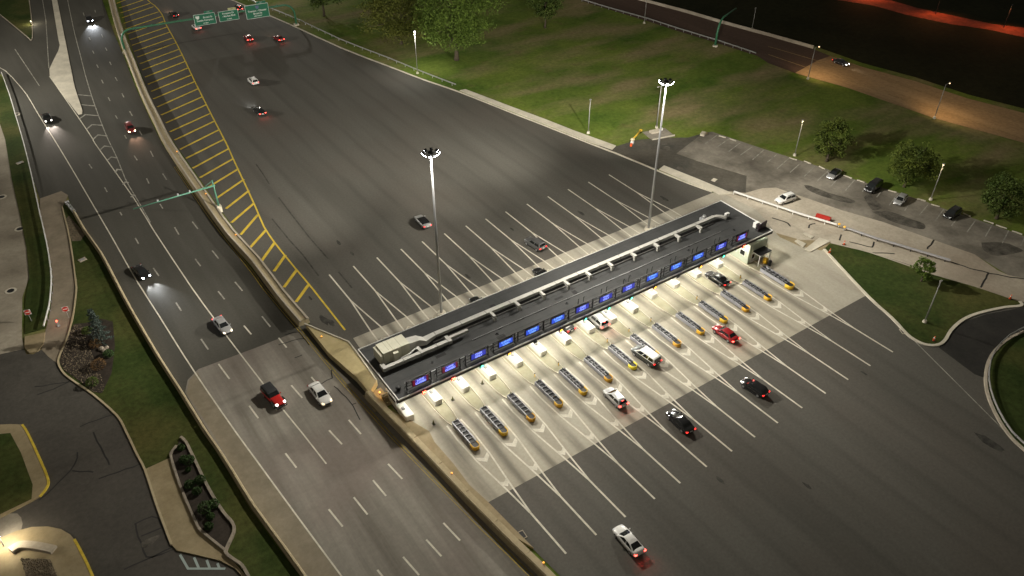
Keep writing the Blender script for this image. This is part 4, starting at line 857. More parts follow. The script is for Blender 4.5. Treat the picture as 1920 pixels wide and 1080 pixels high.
for i in (3, 4, 6, 7, 8, 10, 12):
    bollard('bollard', 'small marker post on the island just behind the %s crash cushion from the left' % ORD[i], LX[i]+.5, 7.3, 'marker posts on the toll islands')
for k, (x, y) in enumerate(((-1.41, 7.7), (3.34, 10.28), (8.8, 10.7))):
    t = thing('lane_cone', 'small dark cone standing in the %s toll lane from the left' % ORD[k], 'cone', (x, y, .02), group='cones in the left hand lanes')
    MB().box(0, 0, .03, .42, .42, .06).build('base', M_black, t); MB().cyl(0, 0, .06, .75, .17, .04, 10).build('body', mat('cone_olive', (.12, .11, .03), .6), t, True)
M_block = mat('block_white', (.82, .8, .75), .55)
def booth(label, x, y, wd, ln, h, group, z0=.17):
    """a white crash block in front and the glazed cabin behind it; y is the block's front edge"""
    t = thing('toll_booth', label, 'toll booth', (x, y, z0), group=group)
    MB().prism([(-wd/2, .12), (-wd/2+.12, 0), (wd/2-.12, 0), (wd/2, .12), (wd/2, ln), (-wd/2, ln)], .0, h-.1).build('crash_block', M_block, t)
    MB().prism([(-wd/2+.04, .16), (-wd/2+.15, .05), (wd/2-.15, .05), (wd/2-.04, .16), (wd/2-.04, ln-.02), (-wd/2+.04, ln-.02)], h-.1, h).build('block_cap', M_block, t)
    MB().box(-.18, ln*.62, h+.12, .34, .5, .24).build('signal_box', mat('unit_grey', (.3, .3, .29), .5), t)
    c0 = ln+.25; cl = 2.6; cy_ = c0+cl/2
    MB().box(0, cy_, .5, wd-.1, cl-.1, 1.0).build('base_wall', M_wht, t)
    for sx in (-1, 1):
        for sy in (-1, 1): MB().box(sx*(wd/2-.1), cy_+sy*(cl/2-.12), 1.5, .1, .1, 1.0).build('corner_post', M_wht, t)
        MB().box(sx*(wd/2-.1), cy_, 1.5, .04, cl-.36, .96).build('side_window', M_glass, t)
        MB().box(0, cy_+sx*(cl/2-.1), 1.5, wd-.32, .04, .96).build('end_window', M_glass, t)
    MB().box(0, cy_, 2.15, wd+.2, cl+.2, .28).build('roof', M_wht, t)
    MB().box(wd/2+.02, cy_-.3, 1.05, .12, .5, .06).build('money_tray', M_galv, t)
booth('large white booth block standing alone at the highway end of the toll lanes', -3.85, 10.0, 1.35, 2.9, 1.1, None, .02)
for i in range(13):
    booth('white toll booth block on the %s island from the left' % ORD[i], LX[i]-.02, 10.4 if i < 9 else 11.5, 1.28, 3.2, 1.0, 'white booths on the toll islands')
M_bay = mat('cushion_bay', (.02, .02, .023), .6); M_crail = mat('cushion_rail', (.27, .27, .29), .5, .3)
for i in range(14):
    x = LX[i]; al = {0: 'dull', 6: 'bright'}.get(i, '')
    ym = mat('nose_yellow_%d' % (i % 3), ((.75, .42, .02), (.8, .5, .03), (.72, .38, .03))[i % 3], .5) if i != 6 else mat('nose_yellow_new', (.95, .8, .05), .45)
    t = thing('crash_cushion', 'grey slatted crash cushion with yellow nose, %s from the left' % ORD[i], 'crash cushion', (x, 0, 0), group='crash cushions in front of the toll islands')
    for s in (-1, 1):
        MB().wallrun([(s*.47, 1.0), (s*.5, 5.9)], [(-.05, .2), (.04, .2), (.08, .34), (.03, .47), (.08, .6), (.03, .72), (.08, .84), (-.05, .84)]).build('side_rail', M_crail, t)
    nb = 6
    for k in range(nb):
        y0 = 1.0+k*.82
        MB().box(0, y0+.38, .38, .86, .7, .56).build('cell', M_bay, t)
        MB().box(0, y0+.78, .5, .9, .06, .66).build('diaphragm', M_crail, t)
        if i >= 4: MB().box(0, y0+.4, .68, .12, .6, .1).build('ridge', mat('cushion_ridge', (.2, .2, .21), .5), t)
    MB().box(0, 3.4, .08, .5, 5.0, .1).build('base_track', M_dark, t)
    n_ = 10
    npath = [(-.5, 1.0)]+[(.5*math.cos(math.pi+q*math.pi/n_), .35-.42*math.sin(q*math.pi/n_)) for q in range(n_+1)]+[(.5, 1.0)]
    MB().wallrun(npath, [(-.04, .12), (.04, .12), (.05, .45), (.03, .78), (-.05, .8)]).build('nose', ym, t, True)
    MB().prism([(p_[0]*.9, p_[1]*.92+.06) for p_ in npath], .1, .62).build('nose_cell', M_bay, t)
    MB().box(0, -.06, .45, .34, .03, .3).build('nose_plate', M_black, t)
    MB().cyl(.15, 5.9, .1, 1.0, .06).build('rear_post', M_black, t)
    if i == 13: t.scale = (1.3, 1.15, 1.1)
# ------------------------------------------------------------------ toll office under the right end
bd = thing('toll_office', 'white toll office with two windows and a black porch roof under the right canopy end', 'building', (67.8, 15., 0))
MB().box(0, 0, 2.1, 4.6, 10.6, 4.1).build('wall', surf('office_wall', (.55, .6, .48), (.62, .66, .54), .5, fine=2, fine_amt=.06, bump=0), bd)
for yy in (-3.9, -2.0, -.1):
    wn = MB().box(-2.32, yy, 2.0, .06, 1.25, 1.2).build('window', M_wht, bd); MB().box(-2.36, yy, 2.0, .04, 1.0, .95).build('pane', M_glass, wn)
wn = MB().box(-1.0, -5.33, 1.15, .95, .06, 2.2).build('door', M_wht, bd); MB().box(-1.0, -5.37, 1.5, .6, .04, .9).build('pane', M_glass, wn)
pr_ = MB().box(.2, -6.2, 2.62, 3.0, 1.75, .14).build('porch_roof', M_black, bd)
MB().box(.2, -6.2, 2.5, 3.1, 1.85, .1).build('porch_trim', M_wht, bd)
for sx in (-1, 1): MB().box(.2+sx*1.4, -6.95, 1.25, .1, .1, 2.5).build('porch_post', M_wht, bd)
MB().box(-.9, -6.3, .08, 1.1, 1.4, .16).build('door_step', M_conc, bd)
t = thing('yellow_barrel', 'yellow impact barrel standing beside the office porch', 'barrel', (68.7, 8.2, .02))
MB().quadring([[(r*math.cos(q*math.pi/7), r*math.sin(q*math.pi/7), z) for q in range(14)] for r, z in ((.42, 0), (.45, .25), (.42, .5), (.45, .75), (.4, 1.0))]).build('drum', M_yp, t, True); MB().cyl(0, 0, 1.0, 1.08, .42, .3, 14).build('lid', M_yp, t, True)
t = thing('litter_bin', 'black cylindrical bin behind the last crash cushion on the right', 'bin', (L['spots']['drum'][0]+.1, L['spots']['drum'][1]-.2, .02))
MB().cyl(0, 0, 0, .95, .3, .32, 12).build('body', M_black, t, True); MB().cyl(0, 0, .95, 1.1, .34, .22, 12).build('lid', M_black, t, True)
# ------------------------------------------------------------------ lighting masts and lamp posts
FARW = (.24, 1.25, 1.15, 1.05, .42, .28, .34, .42)     # the heads are set to throw mostly up the plaza
MIDW = (2.4, .25, .25, .3, .9, 1.2, 1.3, 1.8)
def high_mast(label, x, y, h, beams={k: 1 for k in range(8)}, k_=1., grp=None):
    t = thing('high_mast', label, 'lighting mast', (x, y, 0), group=grp)
    MB().cyl(0, 0, 0, .5, .75, .7, 16).build('footing', M_conc, t)
    MB().tube([(0, 0, .45), (0, 0, h*.5), (0, 0, h)], [.25, .2, .14], 14).build('pole', mat('mast_steel', (.3, .3, .3), .5, .3), t, True)
    MB().cyl(0, 0, h, h+.3, .42, .25, 14).build('hub_cap', M_dark, t, True)
    MB().quadring([[(r*math.cos(q*math.pi/10), r*math.sin(q*math.pi/10), z) for q in range(20)] for r, z in ((.6, h-.15), (.72, h-.15), (.72, h+.05), (.6, h+.05), (.6, h-.15))], cap=False).build('ring', M_galv, t, True)
    for k in range(8):
        a = k*math.pi/4+.2; ca, sa = math.cos(a), math.sin(a)
        MB().tube([(.2*ca, .2*sa, h-.05), (.95*ca, .95*sa, h-.05)], .05, 6).build('arm', M_galv, t)
        hd = MB().box(0, 0, 0, .5, .46, .16).build('flood_head', M_dark, t); hd.location = (1.1*ca, 1.1*sa, h-.05); hd.rotation_euler = (0, R(-44), a)
        ln = MB().box(0, 0, -.1, .44, .4, .05).build('lens', M_ltcool, hd)
        col = (1, .945, .83)
        if k in beams:
            lamp('flood', 'SPOT', (1.75*ca, 1.75*sa, h-.35), MAST_FAR*k_*beams[k]*(FARW[k] if 4 in beams and 0 in beams else 1), col, t, aim=(ca, sa, -math.tan(R(17))), size=.35 if 0 in beams and 4 in beams else 1.3, cone=(66 if k in (1, 2, 3) else 78) if 0 in beams and 4 in beams else 64, blend=1)
            lamp('flood', 'SPOT', (1.75*ca, 1.75*sa, h-.35), MAST_MID*k_*MIDW[k], col, t, aim=(ca, sa, -math.tan(R(36))), size=.35, cone=70, blend=1)
    if 0 in beams: lamp('flood', 'SPOT', (0, -.9, h-.45), MAST_LOW, (1, .95, .86), t, aim=(0, 0, -1), size=.4, cone=120, blend=1)
high_mast('tall lit floodlight mast nearer the highway behind the canopy', 12.2, 28.7, 30.2, grp='high masts behind the canopy')
high_mast('tall lit floodlight mast nearer the parking lot behind the canopy', 58.7, 28.7, 30.2, grp='high masts behind the canopy')
high_mast('floodlight mast beyond the left edge beside the upper highway ramps', -74, 185, 30.2, {0: .7, 1: .6, 7: 1.5})
high_mast('floodlight mast beyond the top edge above the upper plaza', 60, 268, 30.2, {4: .2, 5: .15, 6: .5, 7: .9})
def post_lamp(name, label, key, head='single', lit=0, col=(1, .8, .5), aim=(0, 0, -1), cone=130, r=.09, arm=(0, 0)):
    x, y, h = L['poles'][key]
    t = thing(name, label, 'lamp post', (x, y, 0))
    MB().cyl(0, 0, 0, .5, .38, .3, 10).build('footing', M_conc, t)
    MB().tube([(0, 0, .4), (0, 0, h)], [r*1.3, r*.8], 8).build('pole', M_post, t, True)
    hx, hy = arm
    if head == 'double':
        for s in (-1, 1):
            MB().tube([(0, 0, h-.1), (s*.7, 0, h+.1)], .05, 6).build('arm', M_post, t); MB().box(s*.95, 0, h+.1, .6, .3, .16).build('lamp_head', M_post, t)
    else:
        MB().tube([(0, 0, h-.15), (hx*.5, hy*.5, h), (hx, hy, h)], .05, 6).build('arm', M_post, t)
        hd = MB().box(hx, hy, h+.02, .45, .3, .16).build('lamp_head', M_post if not lit else M_galv, t)
        if lit: MB().ball((hx, hy, h-.12), .16, 8, 5).build('lens', mat('lens_%s' % key, col, .4, emit=col, es=30 if lit > 5000 else 5), hd)
    if lit: lamp('lamp_light', 'SPOT', (hx, hy, h-.32), lit, col, t, aim=aim, size=.15, cone=cone, blend=.7)
    return t
post_lamp('lamp_post', 'slim lit lamp post on the lawn in front of the large green tree', 'lit', lit=6500, col=(1, .98, .9), cone=165)
post_lamp('lamp_post', 'slim unlit post on the lawn edge above the pale pavement slab', 'slim')
post_lamp('lamp_post', 'slim grey lamp post beside the tree at the left end of the parking row', 'lot_a', lit=260, col=(1, .85, .5), cone=140)
post_lamp('lamp_post', 'slim grey lamp post between the trees behind the parking row', 'lot_b', lit=260, col=(1, .8, .45), cone=140)
post_lamp('lamp_post', 'slim leaning looking lamp post on the triangular lawn', 'lawn')
post_lamp('lamp_post', 'thin lamp post where the far road turns to concrete', 'far_a', lit=2800, col=(1, .68, .36), aim=(1., .0, -1), cone=150, arm=(1.6, 0))
post_lamp('lamp_post', 'thin lamp post beside the sodium lit concrete of the far road', 'far_b', lit=2800, col=(1, .68, .36), aim=(1., -.1, -1), cone=150, arm=(1.6, 0))
post_lamp('lamp_post', 'thin unlit post beyond the far barrier of the dark far road', 'far_c')
post_lamp('lamp_post', 'thin unlit post beside the far road near the top edge', 'far_d')
post_lamp('lamp_post', 'faint grey twin headed pole on the lawn behind the yellow boom', 'ghost', 'double', r=.14)
for k, p in enumerate(L['sodium']):  # lamps added to light the red track
    t = thing('added_track_lamp', 'small added sodium lamp over the red tinted track, %s from the left' % ORD[k], 'lamp post', (p[0]+3, p[1]+3, 0), group='added sodium lamps along the tinted track')
    MB().tube([(0, 0, 0), (0, 0, 7)], [.09, .06], 6).build('pole', M_dark, t); MB().box(-.4, -.3, 7, .6, .3, .15).build('lamp_head', M_dark, t)
    lamp('lamp_light', 'SPOT', (-.4, -.3, 6.85), 3200, (1, .3, .1), t, aim=(-.35, -.35, -1), size=.15, cone=150, blend=.8)
# ------------------------------------------------------------------ sign gantries
def arc(c, a, b, r, t0, t1, n=6):     # points c + r(cos t * a + sin t * b)
    return [tuple(Vector(c)+(Vector(a)*math.cos(t0+(t1-t0)*k/n)+Vector(b)*math.sin(t0+(t1-t0)*k/n))*r) for k in range(n+1)]
gl, gr = Vector((*L['gantry']['left'], 0)), Vector((*L['gantry']['right'], 0))
gd = (gr-gl).normalized(); gw = (gr-gl).length; GZ = 6.6
gt = thing('sign_gantry', 'green tubular sign gantry arching over the upper end of the plaza', 'gantry', tuple(gl), math.atan2(gd.y, gd.x))
rr = 3.0
path = [(0, 0, .3), (0, 0, GZ-rr)] + arc((rr, 0, GZ-rr), (-1, 0, 0), (0, 0, 1), rr, 0, math.pi/2)[1:] + [(gw*.3, 0, GZ+.1), (gw*.7, 0, GZ+.1)] + arc((gw-rr, 0, GZ-rr), (0, 0, 1), (1, 0, 0), rr, 0, math.pi/2) + [(gw, 0, .3)]
MB().tube(path, .3, 10).build('arch_tube', M_green, gt, True)
for a in (0, gw): MB().box(a, 0, .2, 1.4, 1.4, .5).build('footing', M_conc, gt)
for a in (9, 17, gw-12, gw-5): MB().cyl(0, 0, -.12, .12, .45, .45, 10).build('splice_flange', M_green, gt).matrix_local = Matrix.Translation((a, 0, GZ+.1)) @ Matrix.Rotation(R(90), 4, 'Y')
M_sgn = mat('sign_green', (.01, .14, .07), .45, emit=(.0, .05, .025), es=.4); M_stx = mat('sign_text_white', (.75, .78, .72), .5, emit=(.5, .55, .5), es=.12)
GS = [(L['gsigns'][0], 6.2, 3.3, [('Broad St', .75, .55, .9), ('Seattle Company', .7, -.25, 0), ('1/2 MILE', .42, -1.1, 0)], True, 'left sign with a white route shield'),
      (L['gsigns'][1], 5.8, 3.0, [('Prospect Dr', .7, .75, 0), ('- Market Blvd', .7, -.05, 0), ('1/4 MILE', .42, -.95, 0)], False, 'middle sign with a pale tab on top'),
      (L['gsigns'][2], 7.0, 4.1, [('Trenton - Chester', .75, .15, 0), ('Broad St', .75, -.65, 0), ('NEXT RIGHT', .42, -1.4, 0)], True, 'right hand largest sign')]
for k, (p, wd, ht, lines, shield, lb) in enumerate(GS):
    v = Vector((*p, 0))-gl; a = v.dot(gd)
    q = gl+gd*a
    t = thing('guide_sign', 'green overhead guide sign, ' + lb, 'sign', (q.x, q.y, GZ-.35), math.atan2(gd.y, gd.x), group='green guide signs on the gantry')
    MB().box(0, -.5, 0, wd, .12, ht).build('panel', M_sgn, t)
    for s in (-1, 1):
        MB().box(0, -.575, s*(ht/2-.06), wd-.05, .03, .09).build('border', M_stx, t); MB().box(s*(wd/2-.06), -.575, 0, .09, .03, ht-.2).build('border', M_stx, t)
        MB().box(s*wd*.3, -.36, 0, .12, .16, ht*.9).build('hanger', M_green, t)
    for tx, sz, z, dx in lines: text('lettering', tx, sz, M_stx, t, (dx, -.575, z), (R(90), 0, 0), bold=.015)
    if shield:
        sx, sz_ = (-wd/2+1.1, .7) if k == 0 else (.1, 1.15)
        MB().quadring([[(sx+c*.55, y_, sz_+d*.5) for c, d in ((-1, .9), (-.4, 1), (0, .85), (.4, 1), (1, .9), (.9, -.2), (.5, -.8), (0, -1), (-.5, -.8), (-.9, -.2))] for y_ in (-.56, -.59)]).build('route_shield', M_stx if k == 0 else mat('shield_blue', (.12, .16, .3), .5), t)
    tb = MB().box(wd*.22, -.5, ht/2+.35, wd*.4, .1, .6).build('exit_tab', mat('tab_yellow', (.6, .6, .3), .5) if k == 1 else M_sgn, t)
    text('lettering', 'EXIT', .38, M_black if k == 1 else M_stx, t, (wd*.22, -.56, ht/2+.35), (R(90), 0, 0))
ct = Vector((*L['gantry']['cant'], 0)); tip = Vector((*L['cant_tip'], 0)); d = tip-ct
t = thing('toll_gantry', 'pale green cantilever arm reaching over the highway from the median wall', 'gantry', tuple(ct), math.atan2(d.y, d.x))
MB().box(0, 0, .9, .9, .9, 1.5).build('footing', M_conc, t)
M_pgreen = mat('pale_green_paint', (.1, .27, .19), .5)
MB().tube([(0, 0, 1.6), (0, 0, 7.3)], [.2, .14], 10).build('post', M_pgreen, t, True)
MB().tube([(-.3, 0, 6.1), (d.length, 0, 6.15)], [.17, .1], 10).build('arm', M_pgreen, t, True)
MB().seg((0, 0, 7.2), (2.2, 0, 6.2), .06, .06).build('stay', M_pgreen, t)
for a in (d.length*.3, d.length*.45, d.length*.7):
    u = MB().box(a, 0, 6.45, .3, .2, .35).build('reader', M_pole, t)
cv = L['gantry']['curved']
t = thing('curved_post', 'green curved gantry post leaning over the dark far road', 'post', (*cv, 0), R(20))
MB().cyl(0, 0, 0, .4, .8, .7).build('footing', M_conc, t)
MB().tube([(0, 0, .3), (0, 0, 4.2), (.5, 0, 6.0), (1.6, 0, 7.2), (3.2, 0, 7.8), (12, 0, 8.0)], [.36, .32, .3, .28, .26, .2], 10).build('tube', M_green, t, True)
# ------------------------------------------------------------------ trees and shrubs
def leaf_mat(name, a, b):
    m = surf(name, a, b, .5, fine=2.2, fine_amt=.4, bump=0, rough=.7, spec=.2); return m
def leaves(mb, c, r, n, s, rg, flat=.7):
    for _ in range(n):
        while True:
            p = Vector((rg.uniform(-1, 1), rg.uniform(-1, 1), rg.uniform(-1, 1)))
            if p.length <= 1: break
        p = Vector((c[0]+p.x*r, c[1]+p.y*r, c[2]+p.z*r*flat))
        nn = Vector((rg.gauss(0, 1), rg.gauss(0, 1), rg.gauss(.6, 1))).normalized()
        a = nn.orthogonal().normalized(); a = Matrix.Rotation(rg.uniform(0, 6.28), 3, nn) @ a; b = nn.cross(a)
        k = s*rg.uniform(.6, 1.3); i = len(mb.v)
        mb.v += [p-a*k*.5, p+b*k*.32, p+a*k*.5, p-b*k*.32]; mb.f.append((i, i+1, i+2, i+3))
M_bark = surf('bark', (.06, .045, .03), (.1, .08, .055), 2., fine=5, fine_amt=.3)
def tree(name, label, key, m, clumps=70, per=60, leaf=.5, lo=.3, seed=1, dx=0, dy=0, zk=1., group=None):
    x, y, h, hw = L['trees'][key]; rg = random.Random(seed)
    t = thing(name, label, 'tree', (x+dx, y+dy, 0), group=group)
    th = h*lo+.25*h
    MB().tube([(0, 0, -.1), (.1, 0, h*lo*.6), (0, .15, th)], [.035*h*.8+.12, .026*h*.8+.08, .05*h*.2], 9).build('trunk', M_bark, t, True)
    cz = h*(1+lo)/2; rz = h*(1-lo)/2*zk
    cl = []
    for k in range(clumps):
        u = rg.uniform(-1, 1); a = rg.uniform(0, 2*math.pi); q = rg.uniform(.35, 1.)**.6
        s_ = math.sqrt(1-u*u)
        wob = 1+.22*math.sin(3*a+seed)+.12*math.sin(5*a+2*seed)
        cl.append((math.cos(a)*s_*q*hw*.86*wob, math.sin(a)*s_*q*hw*.86*wob, cz+u*q*rz*.88))
    for k in range(7):
        c = cl[k*5 % len(cl)]
        b = Vector((0, 0, th*(.55+.06*k))); e = Vector(c); mid = b.lerp(e, .5)+Vector((0, 0, .06*h))
        MB().tube([b, mid, e], [.012*h, .008*h, .003*h], 6).build('limb', M_bark, t, True)
    cb = MB()
    for c in cl: leaves(cb, c, hw*rg.uniform(.16, .3), per, leaf, rg)
    cb.build('crown', m, t)
    return t
LG = leaf_mat('leaf_green', (.055, .09, .014), (.12, .18, .028)); LO = leaf_mat('leaf_olive', (.07, .085, .014), (.14, .15, .028)); LD = leaf_mat('leaf_dark', (.045, .075, .015), (.08, .11, .022)); LY = leaf_mat('leaf_park', (.035, .055, .01), (.1, .125, .018))
tree('maple_tree', 'largest bright green leafy tree on the upper lawn behind the lit lamp post', 'big', LG, 210, 90, .55, .1, 3)
tree('spreading_tree', 'broad olive yellow tree left of the largest green tree', 'olive', LO, 170, 80, .55, .04, 5)
tree('lawn_tree', 'small round dark green tree alone on the lawn near the far road', 'mid', LD, 60, 60, .55, .25, 8)
tree('lawn_tree', 'shaded dark tree at the top edge near the gantry foot', 'topleft', LD, 70, 60, .6, .2, 9)
tree('parking_tree', 'rounded tree with a yellow lit side at the left end of the parking row', 'r1', LY, 80, 80, .38, .08, 11, zk=1.05)
tree('parking_tree', 'rounded tree with a yellow patch in the middle of the parking row', 'r2', LY, 100, 80, .38, .05, 23, zk=.95)
tree('parking_tree', 'rounded dark tree at the right end of the parking row', 'r3', LD, 85, 80, .38, .06, 37, zk=1.0)
tree('tall_shrub', 'feathery green shrub on the triangular lawn beside the service road', 'shrub', LG, 40, 60, .32, .1, 14)
def shrub(name, label, x, y, r, m, seed, z=.2, group=None):
    rg = random.Random(seed); t = thing(name, label, 'shrub', (x, y, z), group=group)
    for k in range(4):
        a = k*1.57+seed; MB().tube([(0, 0, -.1), (.4*r*math.cos(a), .4*r*math.sin(a), r*.8)], [.03, .015], 5).build('stem', M_bark, t)
    cb = MB()
    for k in range(420):
        u = rg.uniform(-.5, 1); a = rg.uniform(0, 6.28); s_ = math.sqrt(max(0, 1-u*u))*rg.uniform(.8, 1.03)
        leaves(cb, (r*s_*math.cos(a), r*s_*math.sin(a), r*.55+u*r*.75), r*.12, 2, .16, rg, .9)
    cb.build('foliage', m, t); return t
LS = leaf_mat('leaf_shrub', (.03, .06, .016), (.055, .1, .028)); LSB = leaf_mat('leaf_shrub_red', (.1, .06, .025), (.15, .085, .035)); LSP = leaf_mat('leaf_spruce', (.045, .065, .055), (.075, .1, .085))
order = sorted(range(len(L['shrubs'])), key=lambda i: -L['shrubs'][i][0][1])
for n_, i in enumerate(order):
    (p, r) = L['shrubs'][i]
    shrub('planter_shrub', 'clipped round green shrub in the long stone planter, %s from its upper end' % ORD[n_], p[0], p[1], r, LS, 20+i, .2, 'shrubs in the stone planter')
BL = ['low green shrub on the right side of the landscape bed', 'brown shrub behind the boulders in the landscape bed', 'rust red spreading shrub in the landscape bed', 'dark green shrub at the lower end of the landscape bed', 'dark shrub at the foot of the blue spruce']
for i, (p, r) in enumerate(L['bedshrubs']): shrub('bed_shrub', BL[i], p[0], p[1], r, (LS, LSB, LSB, LD, LD)[i], 40+i, .14, 'shrubs in the landscape bed')
x, y, h, hw = L['trees']['spruce']; rg = random.Random(4)
t = thing('blue_spruce', 'pale blue green spruce leaning over the landscape bed at the left', 'tree', (x, y, .1))
MB().tube([(0, 0, 0), (0, 0, h)], [.14, .03], 7).build('trunk', M_bark, t)
cb = MB()
for k in range(60):
    q = k/60; a = k*2.4; r = hw*1.25*(1-q)+.15
    for e in (.35, .7, 1.): leaves(cb, (math.cos(a)*r*e, math.sin(a)*r*e, .5+q*(h-.6)-.25*e*r), .32, 16, .22, rg, .6)
cb.build('foliage', LSP, t)
# ------------------------------------------------------------------ planter, beds, small site furniture
pw = thing('planter_wall', 'low grey stone wall curving round the planter and the pavement', 'wall')
MB().wallrun(smooth_path(L['planter_wall'], 3), [(-.18, 0), (.18, 0), (.18, .45), (-.18, .45)]).build('outer_wall', M_stone, pw)
MB().wallrun(smooth_path(L['planter_wall_b'], 3), [(-.15, 0), (.15, 0), (.15, .4), (-.15, .4)]).build('inner_wall', M_stone, pw)
for k, (dx, dy, s) in enumerate(((0, 0, .5), (.7, -.2, .42), (.2, -.6, .36))):
    p = L['bedshrubs'][1][0]; rg = random.Random(60+k); b = MB().ball((0, 0, 0), s, 9, 6, .7); b.v = [tuple(Vector(v)*rg.uniform(.82, 1.12)) for v in b.v]
    o_ = b.build('boulder', M_stone); o_.location = (p[0]+.6+dx, p[1]-1.4+dy, .3)
    tag(o_, 'grey boulder in the landscape bed, %s of three' % ('largest', 'middle', 'smallest')[k], 'boulder', 'boulders in the landscape bed')
gv = MB(); rg = random.Random(5)
from mathutils.geometry import intersect_point_tri_2d
def inside(p, poly):
    c = False; n = len(poly)
    for i in range(n):
        a, b = poly[i], poly[i-1]
        if (a[1] > p[1]) != (b[1] > p[1]) and p[0] < (b[0]-a[0])*(p[1]-a[1])/(b[1]-a[1])+a[0]: c = not c
    return c
def scatter(mb, poly, n, s0, s1, z, rg, cond=None):
    xs = [p[0] for p in poly]; ys = [p[1] for p in poly]
    while n > 0:
        p = (rg.uniform(min(xs), max(xs)), rg.uniform(min(ys), max(ys)))
        if inside(p, poly) and (cond is None or cond(p)):
            r = rg.uniform(s0, s1); b = len(mb.v); a = rg.uniform(0, 6.28)
            pts = [(p[0]+r*math.cos(a+k*1.257)*rg.uniform(.7, 1.1), p[1]+r*math.sin(a+k*1.257)*rg.uniform(.7, 1.1), z) for k in range(5)]
            mb.v += pts+[(p[0], p[1], z+r*.9)]
            for k in range(5): mb.f.append((b+k, b+(k+1) % 5, b+5))
        n -= 1
lb = L['landscape_bed']; mx_ = sum(p[0] for p in lb)/len(lb)
scatter(gv, lb, 2600, .05, .13, .14, rg, lambda p: p[0] < mx_+.6)
tag(gv.build('bed_gravel', M_gravel), 'tan gravel covering the left part of the landscape bed', 'gravel', kind='stuff')
gv = MB(); scatter(gv, L['island_b_gravel'], 900, .07, .16, .18, rg)
tag(gv.build('station_stones', M_gravel), 'dark speckled stones in the bed at the bottom left corner', 'gravel', kind='stuff')
bw = thing('bench_wall', 'short curved concrete seat wall on the bottom left island', 'wall')
MB().wallrun(smooth_path(L['island_b_wall'], 3), [(-.55, .15), (.55, .15), (.5, .6), (-.5, .6)]).build('seat', M_conc2, bw)
x, y = L['island_b'][1]
t = thing('bright_fixture', 'glaring white led fixture at the left edge of the bottom left island', 'light', (x+.3, y-1.6, .15))
MB().box(0, 0, 1.2, .16, .16, 2.4).build('post', M_pole, t); MB().box(.1, 0, 2.5, .35, 1.5, .14).build('housing', M_pole, t); MB().box(.12, 0, 2.41, .3, 1.4, .05).build('lens', M_ltcool, t)
lamp('fixture_light', 'AREA', (.12, 0, 2.36), 420, (1, .86, .6), t, aim=(.35, .1, -1), sx=.3, sy=1.4)
for key, lb_ in (('dne_a', 'red and white round no entry sign on the left of the driveway'), ('dne_b', 'red and white round no entry sign on the right of the driveway')):
    p = L['spots'][key]; t = thing('no_entry_sign', lb_, 'sign', (p[0], p[1], .1), R(-12), group='no entry signs at the driveway')
    MB().tube([(0, 0, 0), (0, 0, 2.3)], .04, 6).build('post', M_galv, t)
    MB().box(0, -.05, 1.95, .98, .02, .98).build('panel', M_wht, t)
    MB().quadring([[(.46*math.cos(q*math.pi/10), y_, 1.95+.46*math.sin(q*math.pi/10)) for q in range(20)] for y_ in (-.065, -.08)]).build('disc', mat('sign_red', (.55, .03, .015), .5), t)
    MB().box(0, -.09, 1.95, .72, .02, .17).build('bar', M_wht, t)
p = L['spots']['redlight']; t = thing('gate_light', 'small red warning light on a post in the driveway', 'light', (*p, 0))
MB().tube([(0, 0, 0), (0, 0, .95)], .05, 6).build('post', M_galv, t); MB().box(0, 0, .05, .5, .5, .1).build('base', M_galv, t); MB().ball((0, 0, 1.05), .14).build('lens', mat('lamp_red', (1, .05, .03), .4, emit=(1, .06, .03), es=12), t)
lamp('red_glow', 'POINT', (0, 0, 1.3), 12, (1, .1, .05), t, size=.1)
for k, lb_ in (('cone_a', 'orange traffic cone at the upper left corner of the triangular lawn'), ('cone_b', 'orange traffic cone on the service road side of the triangular lawn'), ('cone_c', 'orange traffic cone at the lower tip of the triangular lawn'), ('cone_d', 'orange traffic cone at the right tip of the triangular lawn')):
    p = L['spots'][k]; t = thing('traffic_cone', lb_, 'cone', (*p, .11), group='cones round the triangular lawn')
    MB().box(0, 0, .03, .5, .5, .06).build('base', M_black, t); MB().cyl(0, 0, .06, .95, .21, .05, 12).build('body', M_orange, t, True); MB().cyl(0, 0, .5, .68, .135, .105, 12).build('collar', M_wht, t, True)
p = L['spots']['yellow_jet']; t = thing('yellow_boom', 'raised yellow boom with a pale rounded counterweight at the lawn edge', 'boom', (*p, 0), R(25))
MB().box(-1.4, 0, .5, .7, .6, 1.0).build('cabinet', M_wht, t); MB().cyl(-1.4, 0, 1., 1.3, .55, .4, 12).build('counterweight', mat('boom_cream', (.75, .62, .4), .5), t, True)
MB().tube([(-1.2, 0, 1.1), (3.2, 0, 1.4)], .2, 8).build('arm', mat('boom_yellow', (.5, .33, .03), .6), t, True); MB().ball((3.3, 0, 1.4), .45, 12, 8, .6)  .build('arm_head', mat('boom_yellow'), t, True)
MB().box(-2.7, -.3, .35, .5, .4, .7).build('marker', M_orange, t)
p = L['spots']['ghostpad']; t = thing('equipment_pad', 'grey concrete equipment pad with low kerbs on the lawn edge', 'pad', (*p, 0), R(-12))
MB().box(0, 0, .02, 6., 4.6, .2).build('slab', M_park, t); MB().box(-.3, 1.1, .35, 2.6, 1.2, .5).build('cabinet', M_conc2, t); MB().box(0, -2.2, .2, 6., .15, .3).build('kerb', M_conc, t); MB().box(1.6, 1.5, .4, .5, .5, .6).build('junction_box', M_wht, t)
p = L['spots']['hatchbox']; t = thing('concrete_debris', 'broken concrete block at the upper corner of the parking row', 'debris', (*p, 0), R(20))
MB().box(0, 0, .3, 1.5, 1., .6, .1).build('block', M_conc2, t); MB().box(1., -.4, .15, .7, .5, .35, .5).build('shard', M_tan, t)
